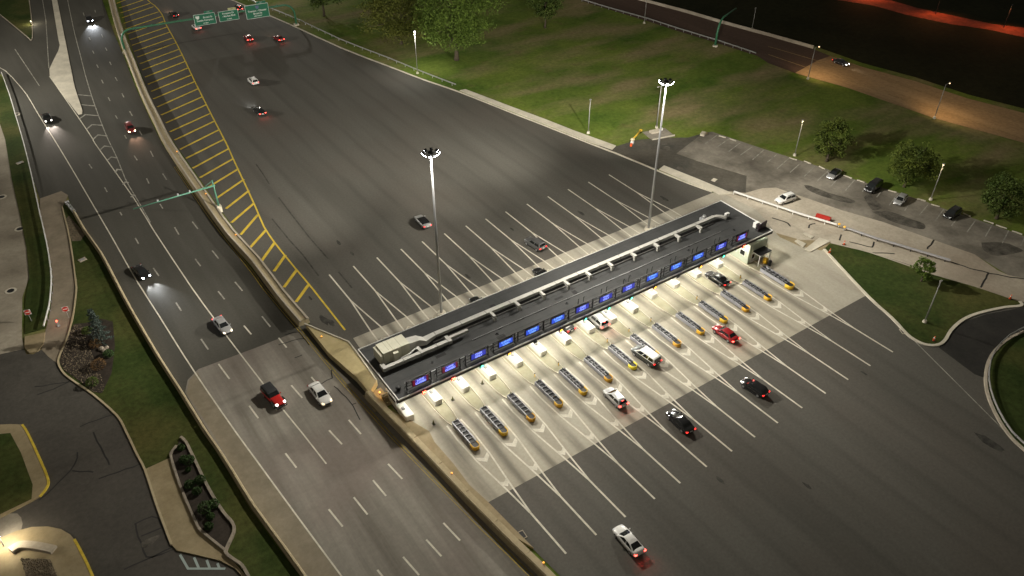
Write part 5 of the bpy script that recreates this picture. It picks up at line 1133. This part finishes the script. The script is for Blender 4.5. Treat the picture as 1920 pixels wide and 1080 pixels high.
p = L['spots']['white_lid']; t = tag(MB().box(0, 0, .06, 1.3, .9, .1, .3).build('utility_cover', M_conc), 'pale square utility cover in the dark service yard', 'cover'); t.location = (*p, .01)
p = L['spots']['red_tarp']; t = thing('red_barrier', 'bright red plastic barrier lying behind the white rail on the service road', 'barrier', (*p, 0), R(-68))
MB().prism([(-1.4, -.35), (1.4, -.35), (1.5, 0), (1.4, .35), (-1.4, .35), (-1.5, 0)], .03, .75).build('body', mat('barrier_red', (.45, .03, .02), .5), t); MB().box(0, 0, .8, 2.4, .3, .12).build('top_rib', mat('barrier_red'), t)
SL = ['small pale slab on the dirt beside the service road', 'pale slab at the corner of the toll pad', 'large pale ramp slab touching the triangular lawn']
for i, s in enumerate(L['slabs']): tag(MB().prism(s, -.02, .16).build('concrete_slab', M_conc), SL[i], 'slab', 'pale slabs at the pad corner')
for k, lb_, a in (('grate_a', 'dark square drain grate beside the exit wall', 85), ('grate_b', 'dark drain grate at the kerb of the triangular lawn', 60)):
    p = L['spots'][k]; t = thing('drain_grate', lb_, 'drain', (*p, .02), R(a))
    for s in (-1, 1):
        MB().box(0, s*.52, .03, 1.2, .1, .06).build('frame', M_conc2, t); MB().box(s*.55, 0, .03, .1, .94, .06).build('frame', M_conc2, t)
    MB().box(0, 0, .01, 1.0, .94, .02).build('sump', M_black, t)
    for q in range(5): MB().box(-.4+.2*q, 0, .035, .05, .94, .03).build('bar', M_dark, t)
CRK = {'hw': (highway, .16, .042), 'lot': (lower_lot, .2, .012), 'plaza': (plaza, .28, .014), 'serv': (service, .3, .036)}
M_tar_shade = mat('tar_seal_and_shade', (.018, .017, .015), .7); M_tar2 = surf('tar_seam_worn', (.03, .028, .024), (.07, .065, .056), .8, fine=2, bump=0)
def wob(path, a, rg):
    pts = resample(path, 1.1)+[path[-1]]
    return [pts[0]]+[(p[0]+rg.uniform(-a, a), p[1]+rg.uniform(-a, a)) for p in pts[1:-1]]+[pts[-1]]
rg = random.Random(3)
for k, path in L['cracks_and_shade']:
    pa, wd, z = CRK[k]; line(wob(path, .12, rg) if k != 'plaza' else path, wd, z, M_tar_shade if k != 'plaza' else M_tar2, pa, 'crack_seal_and_shade')  # sealed cracks, plus a kerb shadow on the service road drawn in tar colour
M_patch = surf('dark_patch', (.05, .045, .037), (.13, .118, .096), .6, fine=2, fine_amt=.4)
for k, poly in L['patches']:
    pa = {'park': parking, 'yard': service_asphalt, 'lot': lower_lot, 'lotg': lower_lot}[k]
    MB().poly(smooth_path(poly+poly[:1], 3)[:-1], .022 if k == 'park' else .014).build('patch', M_patch if k != 'lotg' else M_park, pa)
M_stain = surf('oil_stain', (.03, .029, .025), (.07, .066, .057), .9, fine=2, fine_amt=.4, bump=0)
for (x_, y_), r_ in L['stains']:
    n_ = 11; MB().poly([(x_+r_*.35*rg.uniform(.6, 1.2)*math.cos(k*6.283/n_), y_+r_*rg.uniform(.7, 1.2)*math.sin(k*6.283/n_)) for k in range(n_)], .0135).build('oil_stain', M_stain, plaza)
for b in L['bay']: line(b, .28, .03, mat('bay_paint', (.35, .42, .4), .6), lower_lot, 'bay_line')
for k, p in enumerate(L['manholes']):
    t = thing('manhole', 'round manhole with a pale ring on the side road, %s from the top' % ORD[k], 'manhole', (*p, .0), group='manholes on the left side road')
    n_ = 18
    MB().quadring([[(r*math.cos(q*6.2832/n_), r*math.sin(q*6.2832/n_), z) for q in range(n_)] for r, z in ((.95, .0), (.95, .03), (.6, .03), (.6, .0))], cap=False).build('ring', M_conc, t); MB().cyl(0, 0, 0, .02, .6, .6, n_).build('lid', M_black, t)
for (p, sx_, sy_, lb_) in ((L['boxes'][0], 1.3, 1.0, 'pale utility slab on the verge lawn beside the barrier'), (L['boxes'][1], 1.5, .9, 'pale utility slab on the grass strip at the left')):
    t = thing('utility_slab', lb_, 'slab', (*p, .1), R(15)); MB().box(0, 0, .06, sx_, sy_, .12).build('slab', M_conc2, t); MB().box(0, 0, .13, sx_*.6, sy_*.6, .03).build('cover', M_galv, t)
p = L['spots']['lamp_curb']; t = thing('bollard_lamp', 'low lit bollard lamp at the tip of the upper left corner lawn', 'lamp', (*p, .1))
MB().cyl(0, 0, 0, .9, .1, .09, 10).build('post', M_galv, t, True); MB().cyl(0, 0, .9, 1.1, .13, .13, 10).build('lens', mat('bollard_lens', (1, .9, .7), .4, emit=(1, .88, .6), es=8), t, True); MB().cyl(0, 0, 1.1, 1.16, .16, .05, 10).build('cap', M_dark, t)
lamp('bollard_light', 'POINT', (0, 0, 1.5), 420, (1, .9, .68), t, size=.12)
# ------------------------------------------------------------------ vehicles
MC = {}
def part(key, fn, name, m, parent, smooth=False):
    k = (key, name, m.name)
    if k not in MC:
        mb = fn(); me = bpy.data.meshes.new(name); me.from_pydata([tuple(p) for p in mb.v], [], mb.f); me.update(); me.materials.append(m)
        if smooth:
            for p in me.polygons: p.use_smooth = True
        MC[k] = me
    ob = bpy.data.objects.new(name, MC[k]); C.objects.link(ob); ob.parent = parent
    return ob
ST = {
 'sedan': dict(L=4.75, W=1.82, body=[(0, .74, .45, .74), (.02, .88, .34, .9), (.09, .97, .27, .98), (.22, 1, .23, .97), (.45, 1, .21, .95), (.66, 1, .21, .94), (.78, .99, .23, .9), (.9, .95, .27, .8), (.97, .86, .33, .69), (1, .68, .4, .58)], gh=(.12, .27, .55, .735), zb=.92, zr=1.43, wb=.9, wr=.68),
 'fast': dict(L=4.85, W=1.86, body=[(0, .72, .45, .78), (.02, .88, .34, .94), (.09, .97, .27, .99), (.22, 1, .22, .97), (.45, 1, .2, .93), (.66, 1, .2, .91), (.78, .99, .22, .87), (.9, .95, .26, .77), (.97, .85, .32, .66), (1, .66, .38, .56)], gh=(.09, .33, .55, .75), zb=.9, zr=1.4, wb=.9, wr=.66),
 'suv': dict(L=4.65, W=1.88, body=[(0, .8, .5, .85), (.02, .92, .4, 1.02), (.08, .98, .33, 1.08), (.22, 1, .28, 1.06), (.45, 1, .26, 1.05), (.66, 1, .26, 1.05), (.78, .99, .28, 1.03), (.9, .96, .32, .95), (.97, .88, .38, .82), (1, .72, .46, .68)], gh=(.025, .1, .58, .745), zb=1.02, zr=1.67, wb=.91, wr=.72),
 'hatch': dict(L=4.3, W=1.78, body=[(0, .78, .46, .8), (.02, .91, .36, .98), (.09, .98, .29, 1.02), (.22, 1, .24, 1.0), (.45, 1, .22, .98), (.66, 1, .22, .97), (.78, .99, .24, .93), (.9, .95, .28, .83), (.97, .86, .34, .72), (1, .68, .41, .6)], gh=(.03, .13, .56, .76), zb=.94, zr=1.5, wb=.9, wr=.7),
 'van': dict(L=5.1, W=1.98, body=[(0, .84, .5, .9), (.015, .94, .4, 1.1), (.07, .99, .32, 1.14), (.22, 1, .27, 1.12), (.45, 1, .25, 1.1), (.66, 1, .25, 1.1), (.8, .99, .27, 1.06), (.91, .95, .31, .93), (.975, .87, .37, .8), (1, .7, .45, .66)], gh=(.015, .045, .62, .82), zb=1.08, zr=1.86, wb=.93, wr=.8),
 'jeep': dict(L=4.9, W=1.84, body=[(0, .96, .55, 1.0), (.01, .98, .5, 1.08), (.1, 1, .46, 1.1), (.3, 1, .42, 1.1), (.5, 1, .42, 1.1), (.6, .98, .42, 1.1), (.62, .84, .45, 1.1), (.8, .8, .48, 1.08), (.95, .76, .5, 1.05), (1, .74, .55, 1.0)], gh=(.01, .03, .5, .6), zb=1.06, zr=1.82, wb=.94, wr=.84)}
def ring8(x0, x1, wd, z, c):
    return [(x0+c, -wd, z), (x1-c, -wd, z), (x1, -wd+c, z), (x1, wd-c, z), (x1-c, wd, z), (x0+c, wd, z), (x0, wd-c, z), (x0, -wd+c, z)]
def body_mesh(s):
    d = ST[s]; mb = MB(); rings = []
    for t_, wk, zb, zt in d['body']:
        x = (t_-.5)*d['L']; wd = d['W']/2*wk; h = zt-zb; cr = .05
        half = [(wd*.86, zb), (wd*.97, zb+.1*h), (wd, zb+.4*h), (wd*.995, zb+.68*h), (wd*.95, zt-.1*h), (wd*.84, zt-.015), (wd*.45, zt+cr*.7)]
        ring = [(x, y, z) for y, z in half]+[(x, 0, zt+cr)]+[(x, -y, z) for y, z in reversed(half)]
        rings.append(ring)
    return mb.quadring(rings)
def gh_pts(s):
    d = ST[s]; L_, W_ = d['L'], d['W']/2
    xs = [(q-.5)*L_ for q in d['gh']]; return xs, d['zb'], d['zr'], W_*d['wb'], W_*d['wr']
def cabin_mesh(s):
    (rb, rr_, fr, fb_), zb, zr, wb, wr = gh_pts(s); mb = MB()
    zs = zr-.1; k = (zs-zb)/(zr-zb)
    def R_(t_, ins=0): return (rb+(rr_-rb)*t_+ins, fb_+(fr-fb_)*t_-ins, wb+(wr-wb)*t_-ins)
    a = R_(0); b = R_(k); c = R_(1, .1); e = R_(1, .32)
    return mb.quadring([ring8(a[0]-.05, a[1]+.05, a[2], zb-.12, .1), ring8(*a[:2], a[2], zb, .1), ring8(b[0], b[1], b[2], zs, .09), ring8(c[0], c[1], c[2]+.03, zr-.03, .12), ring8(e[0], e[1], e[2], zr+.015, .16)])
def plate(a, b, c, d, t_=.014):       # thin pane proud of the quad a,b,c,d
    a, b, c, d = map(Vector, (a, b, c, d)); n_ = (b-a).cross(d-a).normalized()
    return [[p-n_*.03 for p in (a, b, c, d)], [p+n_*t_ for p in (a, b, c, d)]]
def glass_mesh(s, which):
    (rb, rr_, fr, fb_), zb, zr, wb, wr = gh_pts(s); mb = MB()
    def P(xb, xr, sw, t_):            # point on slanted side at height fraction
        return (xb+(xr-xb)*t_, sw*(wb+(wr-wb)*t_), zb+(zr-zb)*t_)
    t0, t1 = .05, .84
    if which == 'front':
        q = [P(fb_, fr, -.86, t0), P(fb_, fr, .86, t0), P(fb_, fr, .84, t1), P(fb_, fr, -.84, t1)]
    elif which == 'rear':
        q = [P(rb, rr_, .84, t0+.1), P(rb, rr_, -.84, t0+.1), P(rb, rr_, -.82, t1), P(rb, rr_, .82, t1)]
    else:
        sd, u0, u1 = which
        def Q(u, t_):
            xb = rb+(fb_-rb)*u; xr = rr_+(fr-rr_)*u; return P(xb, xr, sd, t_)
        q = [Q(u0, t0+.04), Q(u1, t0+.04), Q(u1, t1), Q(u0, t1)]
        if sd > 0: q = [q[1], q[0], q[3], q[2]]
    return mb.quadring(plate(*q))
M_tyre = mat('tyre_rubber', (.012, .012, .012), .8); M_rim = mat('alloy_rim', (.45, .45, .46), .35, .7); M_trim = mat('plastic_trim', (.018, .018, .018), .6)
M_hl = mat('headlamp_off', (.6, .62, .64), .12, spec=.7); M_tlo = mat('taillamp_off', (.22, .01, .01), .2)
def paint(nm, col, metal=0., rough=.28): return mat('paint_'+nm, col, rough, metal, coat=.8)
PAINT = dict(white=paint('white', (.78, .77, .74)), black=paint('black', (.008, .008, .009), 0, .18), silver=paint('silver', (.5, .5, .5), .5, .3), grey=paint('grey', (.13, .13, .13), .4, .3), red=paint('red', (.3, .008, .012), .1, .25), darkred=paint('dark_red', (.2, .01, .012), .1), jeepred=paint('bright_red', (.45, .012, .01)), charcoal=paint('charcoal', (.04, .045, .043), .3), canvas=mat('black_canvas', (.012, .013, .014), .8))
def hl_mat(col, es, nm): return mat('headlamp_'+nm, (1, 1, 1), .3, emit=col, es=es)
TL = {1: mat('taillamp_run', (.5, .01, .01), .3, emit=(1, .04, .03), es=2.2), 2: mat('taillamp_brake', (.6, .02, .01), .3, emit=(1, .07, .05), es=9)}
def vehicle(key, style, pt_, label, cat='car', head=None, tail=0, roof=None, beam=0, glow=0, bcol=(1, .95, .85), scale=1.):
    x, y, a, ln = L['cars'][key]; d = ST[style]; Lc, Wc = d['L'], d['W']
    t = thing({'suv': 'suv', 'van': 'van', 'jeep': 'off_road_car'}.get(style, 'car'), label, cat, (x, y, .02), R(a)); t.scale = (scale,)*3
    pm = PAINT[pt_]
    part(style, lambda: body_mesh(style), 'body', pm, t, True)
    part(style, lambda: cabin_mesh(style), 'cabin', PAINT[roof] if roof else pm, t)
    part(style, lambda: glass_mesh(style, 'front'), 'windshield', M_glass, t)
    part(style, lambda: glass_mesh(style, 'rear'), 'rear_window', M_glass, t)
    for sd in (-1, 1):
        for k, (u0, u1) in enumerate(((.1, .47), (.52, .9)) if style != 'van' else ((.06, .32), (.36, .62), (.66, .92))):
            part((style, sd, k), lambda: glass_mesh(style, (sd, u0, u1)), 'side_window', M_glass, t)
    wr_ = {'suv': .36, 'van': .35, 'jeep': .4}.get(style, .33)
    for sx in (.305, -.295):
        for sd in (-1, 1):
            w_ = part((style, 'w'), lambda: MB().quadring([[(r*math.cos(q*math.pi/9), yy, r*math.sin(q*math.pi/9)) for q in range(18)] for r, yy in ((wr_*.86, -.115), (wr_, -.09), (wr_, .09), (wr_*.86, .115))]), 'wheel', M_tyre, t, True)
            w_.location = (sx*Lc, sd*(Wc/2-.1), wr_)
            r_ = part((style, 'r', sd), lambda: MB().quadring([[(r*math.cos(q*math.pi/8), sd*yy, r*math.sin(q*math.pi/8)) for q in range(16)] for r, yy in ((wr_*.62, .06), (wr_*.64, .118), (wr_*.2, .128))]), 'rim', M_rim, w_)
    zt = d['body'][-2][3]; zr_ = d['body'][1][3]
    hm = hl_mat(*head) if head else M_hl
    for sd in (-1, 1):
        part((style, 'h', sd), lambda: MB().quadring([[(Lc/2-.34, sd*Wc*.43, zt-.06), (Lc/2-.34, sd*Wc*.26, zt-.06), (Lc/2-.34, sd*Wc*.26, zt+.07), (Lc/2-.34, sd*Wc*.43, zt+.07)], [(Lc/2-.05, sd*Wc*.38, zt-.14), (Lc/2+.005, sd*Wc*.25, zt-.14), (Lc/2-.05, sd*Wc*.25, zt-.01), (Lc/2-.11, sd*Wc*.39, zt-.01)]][::1]), 'headlight', hm, t)
        part((style, 't', sd), lambda: MB().box(-Lc/2+.09, sd*Wc*.385, zr_-.13, .24, Wc*.16, .14), 'taillight', TL.get(tail, M_tlo), t)
        part((style, 'm', sd), lambda: MB().box((d['gh'][3]-.53)*Lc, sd*(Wc/2+.06), d['zb']+.05, .12, .2, .13), 'mirror', pm, t)
    if tail == 2: part((style, 'b3'), lambda: MB().box((d['gh'][1]-.5)*Lc-.1, 0, d['zr']-.12, .08, .34, .04), 'brake_light', TL[2], t)
    part((style, 'g'), lambda: MB().box(Lc/2-.06, 0, zt-.2, .16, Wc*.42, .16), 'grille', M_trim, t)
    part((style, 'p'), lambda: MB().box(-Lc/2+.0, 0, zr_-.22, .06, .46, .15), 'number_plate', M_wht, t)
    part((style, 's'), lambda: MB().box(0, 0, d['body'][4][2]+.03, Lc*.5, Wc+.015, .1), 'sill_trim', M_trim, t)
    if style == 'suv':
        for sd in (-1, 1): part((style, 'rr', sd), lambda: MB().tube([((d['gh'][1]-.47)*Lc, sd*Wc*.33, d['zr']+.05), ((d['gh'][2]-.54)*Lc, sd*Wc*.33, d['zr']+.05)], .03, 6), 'roof_rail', M_trim, t)
    if style == 'jeep':
        sp_ = part((style, 'sp'), lambda: MB().quadring([[(yy, r*math.cos(q*math.pi/9), 1.05+r*math.sin(q*math.pi/9)) for q in range(18)] for r, yy in ((.34, -Lc/2-.24), (.38, -Lc/2-.18), (.38, -Lc/2), (.3, -Lc/2+.04))]), 'spare_wheel', M_tyre, t, True)
        for sd in (-1, 1): part((style, 'f', sd), lambda: MB().box(.305*Lc, sd*(Wc/2-.1), .86, 1.15, .36, .08), 'fender', M_trim, t)
        part((style, 'bp'), lambda: MB().box(Lc/2+.1, 0, .6, .18, Wc*.9, .2), 'bumper', M_trim, t)
    if beam:
        for sd in (-1, 1): lamp('headlight_beam', 'SPOT', (Lc/2+.06, sd*Wc*.35, .66), beam, bcol, t, aim=(1, 0, -.065), size=.08, cone=40, blend=.8)
    if glow:
        for sd in (-1, 1): lamp('taillight_glow', 'SPOT', (-Lc/2-.06, sd*Wc*.35, .8), glow, (1, .08, .06), t, aim=(-1, 0, -.35), size=.1, cone=120, blend=.9)
    return t
HW = ((1, .95, .86), 9, 'white'); HC = ((.85, .92, 1), 22, 'cool'); HO = ((1, .72, .45), 14, 'warm')
vehicle('exit_white', 'fast', 'white', 'white sedan with red tail lights alone at the bottom of the frame', tail=2, glow=66, scale=.97)
vehicle('black_sedan', 'sedan', 'black', 'glossy black sedan just behind the concrete toll pad', tail=1, head=((1, .97, .92), 2.5, 'glint'))  # headlamp glow stands for the white reflections on the nose
vehicle('black_suv', 'hatch', 'black', 'black hatchback between lane lines to the right of the black sedan', tail=1, head=((1, .97, .92), 2.5, 'glint'))  # glowing headlamps here paint in the bright front reflections
vehicle('silver_hatch', 'hatch', 'silver', 'silver hatchback braking on the toll pad near its lower edge', tail=2, glow=27)
vehicle('van_silver_roof', 'van', 'charcoal', 'dark van with a silver roof beside a crash cushion', 'van', tail=1, roof='white', beam=180)
vehicle('red_sedan', 'sedan', 'red', 'deep red sedan between the crash cushions at the right', tail=2, beam=210, bcol=(1, .75, .55), glow=18)
vehicle('black_canopy', 'sedan', 'black', 'black sedan pulling up to the right hand booths', tail=1)
vehicle('van_booth', 'suv', 'silver', 'silver suv stopped between two booths with its red lit rear showing', tail=2, glow=36)
vehicle('dark_booth', 'sedan', 'black', 'dark car half hidden under the canopy left of the silver suv', tail=1)
vehicle('dark_back_a', 'sedan', 'black', 'dark car nose showing behind the canopy near the left mast', head=None)
vehicle('dark_back_b', 'sedan', 'black', 'black car roof showing behind the middle of the canopy')
vehicle('grey_approach', 'sedan', 'silver', 'silver car with dark roof on open asphalt left of the near mast pole', tail=1, roof='black')
vehicle('grey_suv', 'suv', 'grey', 'grey suv leaving between the white lane lines behind the canopy', 'car', tail=1)
vehicle('white_up', 'suv', 'white', 'white suv alone in the upper left part of the plaza', tail=1)
vehicle('dark_brake', 'sedan', 'black', 'dark car with bright brake lights below the white suv', tail=2, glow=72, beam=1123, bcol=(.9, .95, 1))
vehicle('red_brake', 'sedan', 'red', 'red car with three glaring brake lights near the gantry', tail=2, glow=120)
vehicle('dark_brake_b', 'sedan', 'darkred', 'dark red car with lit tail lights right of the braking red car', tail=2, glow=54, beam=360, bcol=(1, .7, .5))
vehicle('white_gantry', 'sedan', 'white', 'white car partly below the left guide sign', tail=2, glow=24)
vehicle('dark_top', 'sedan', 'black', 'dark car near the top beside the yellow hatching', tail=1, beam=1296, bcol=(1, .6, .4))
vehicle('dark_sign', 'suv', 'black', 'dark suv between the middle and right guide signs', tail=2)
vehicle('hw_white_beam', 'suv', 'black', 'dark car with a long white headlight beam at the top of the highway', head=HC, beam=6480, bcol=(.88, .93, 1))
vehicle('hw_ramp', 'sedan', 'black', 'dark car with headlights on coming down the left ramp', head=HW, beam=3888, bcol=(1, .85, .75))
vehicle('hw_red', 'suv', 'darkred', 'dark red car with warm headlights on the upper highway', head=HO, beam=1209, bcol=(1, .55, .35))
vehicle('hw_black', 'sedan', 'black', 'black car with white headlights on the left line of the highway', head=HC, beam=4104, bcol=(.92, .96, 1))
vehicle('hw_silver', 'sedan', 'silver', 'silver sedan on the highway above the concrete pavement', head=((1, .8, .5), 2.5, 'amber'), tail=1)
vehicle('jeep', 'jeep', 'jeepred', 'red off road car with a black canvas top on the highway', 'car', head=HW, beam=180, roof='canvas')
vehicle('hw_white', 'sedan', 'white', 'white sedan beside the red off road car on the highway', head=((1, .75, .4), 2.0, 'park'), scale=1.06)
vehicle('lot_white', 'suv', 'white', 'white suv standing on the service road beyond the white rail', 'car')
vehicle('park_a', 'sedan', 'silver', 'dark topped silver car parked at the left of the parking row', roof='black')
vehicle('park_b', 'van', 'black', 'large black van parked under the second parking tree', 'van')
vehicle('park_c', 'hatch', 'silver', 'small silver car parked left of the slim lamp post')
vehicle('park_d', 'suv', 'black', 'black suv parked at the right of the parking row', 'car')
vehicle('far_car', 'sedan', 'black', 'dark car with one bright headlight on the far road', head=HW, beam=360, tail=1)
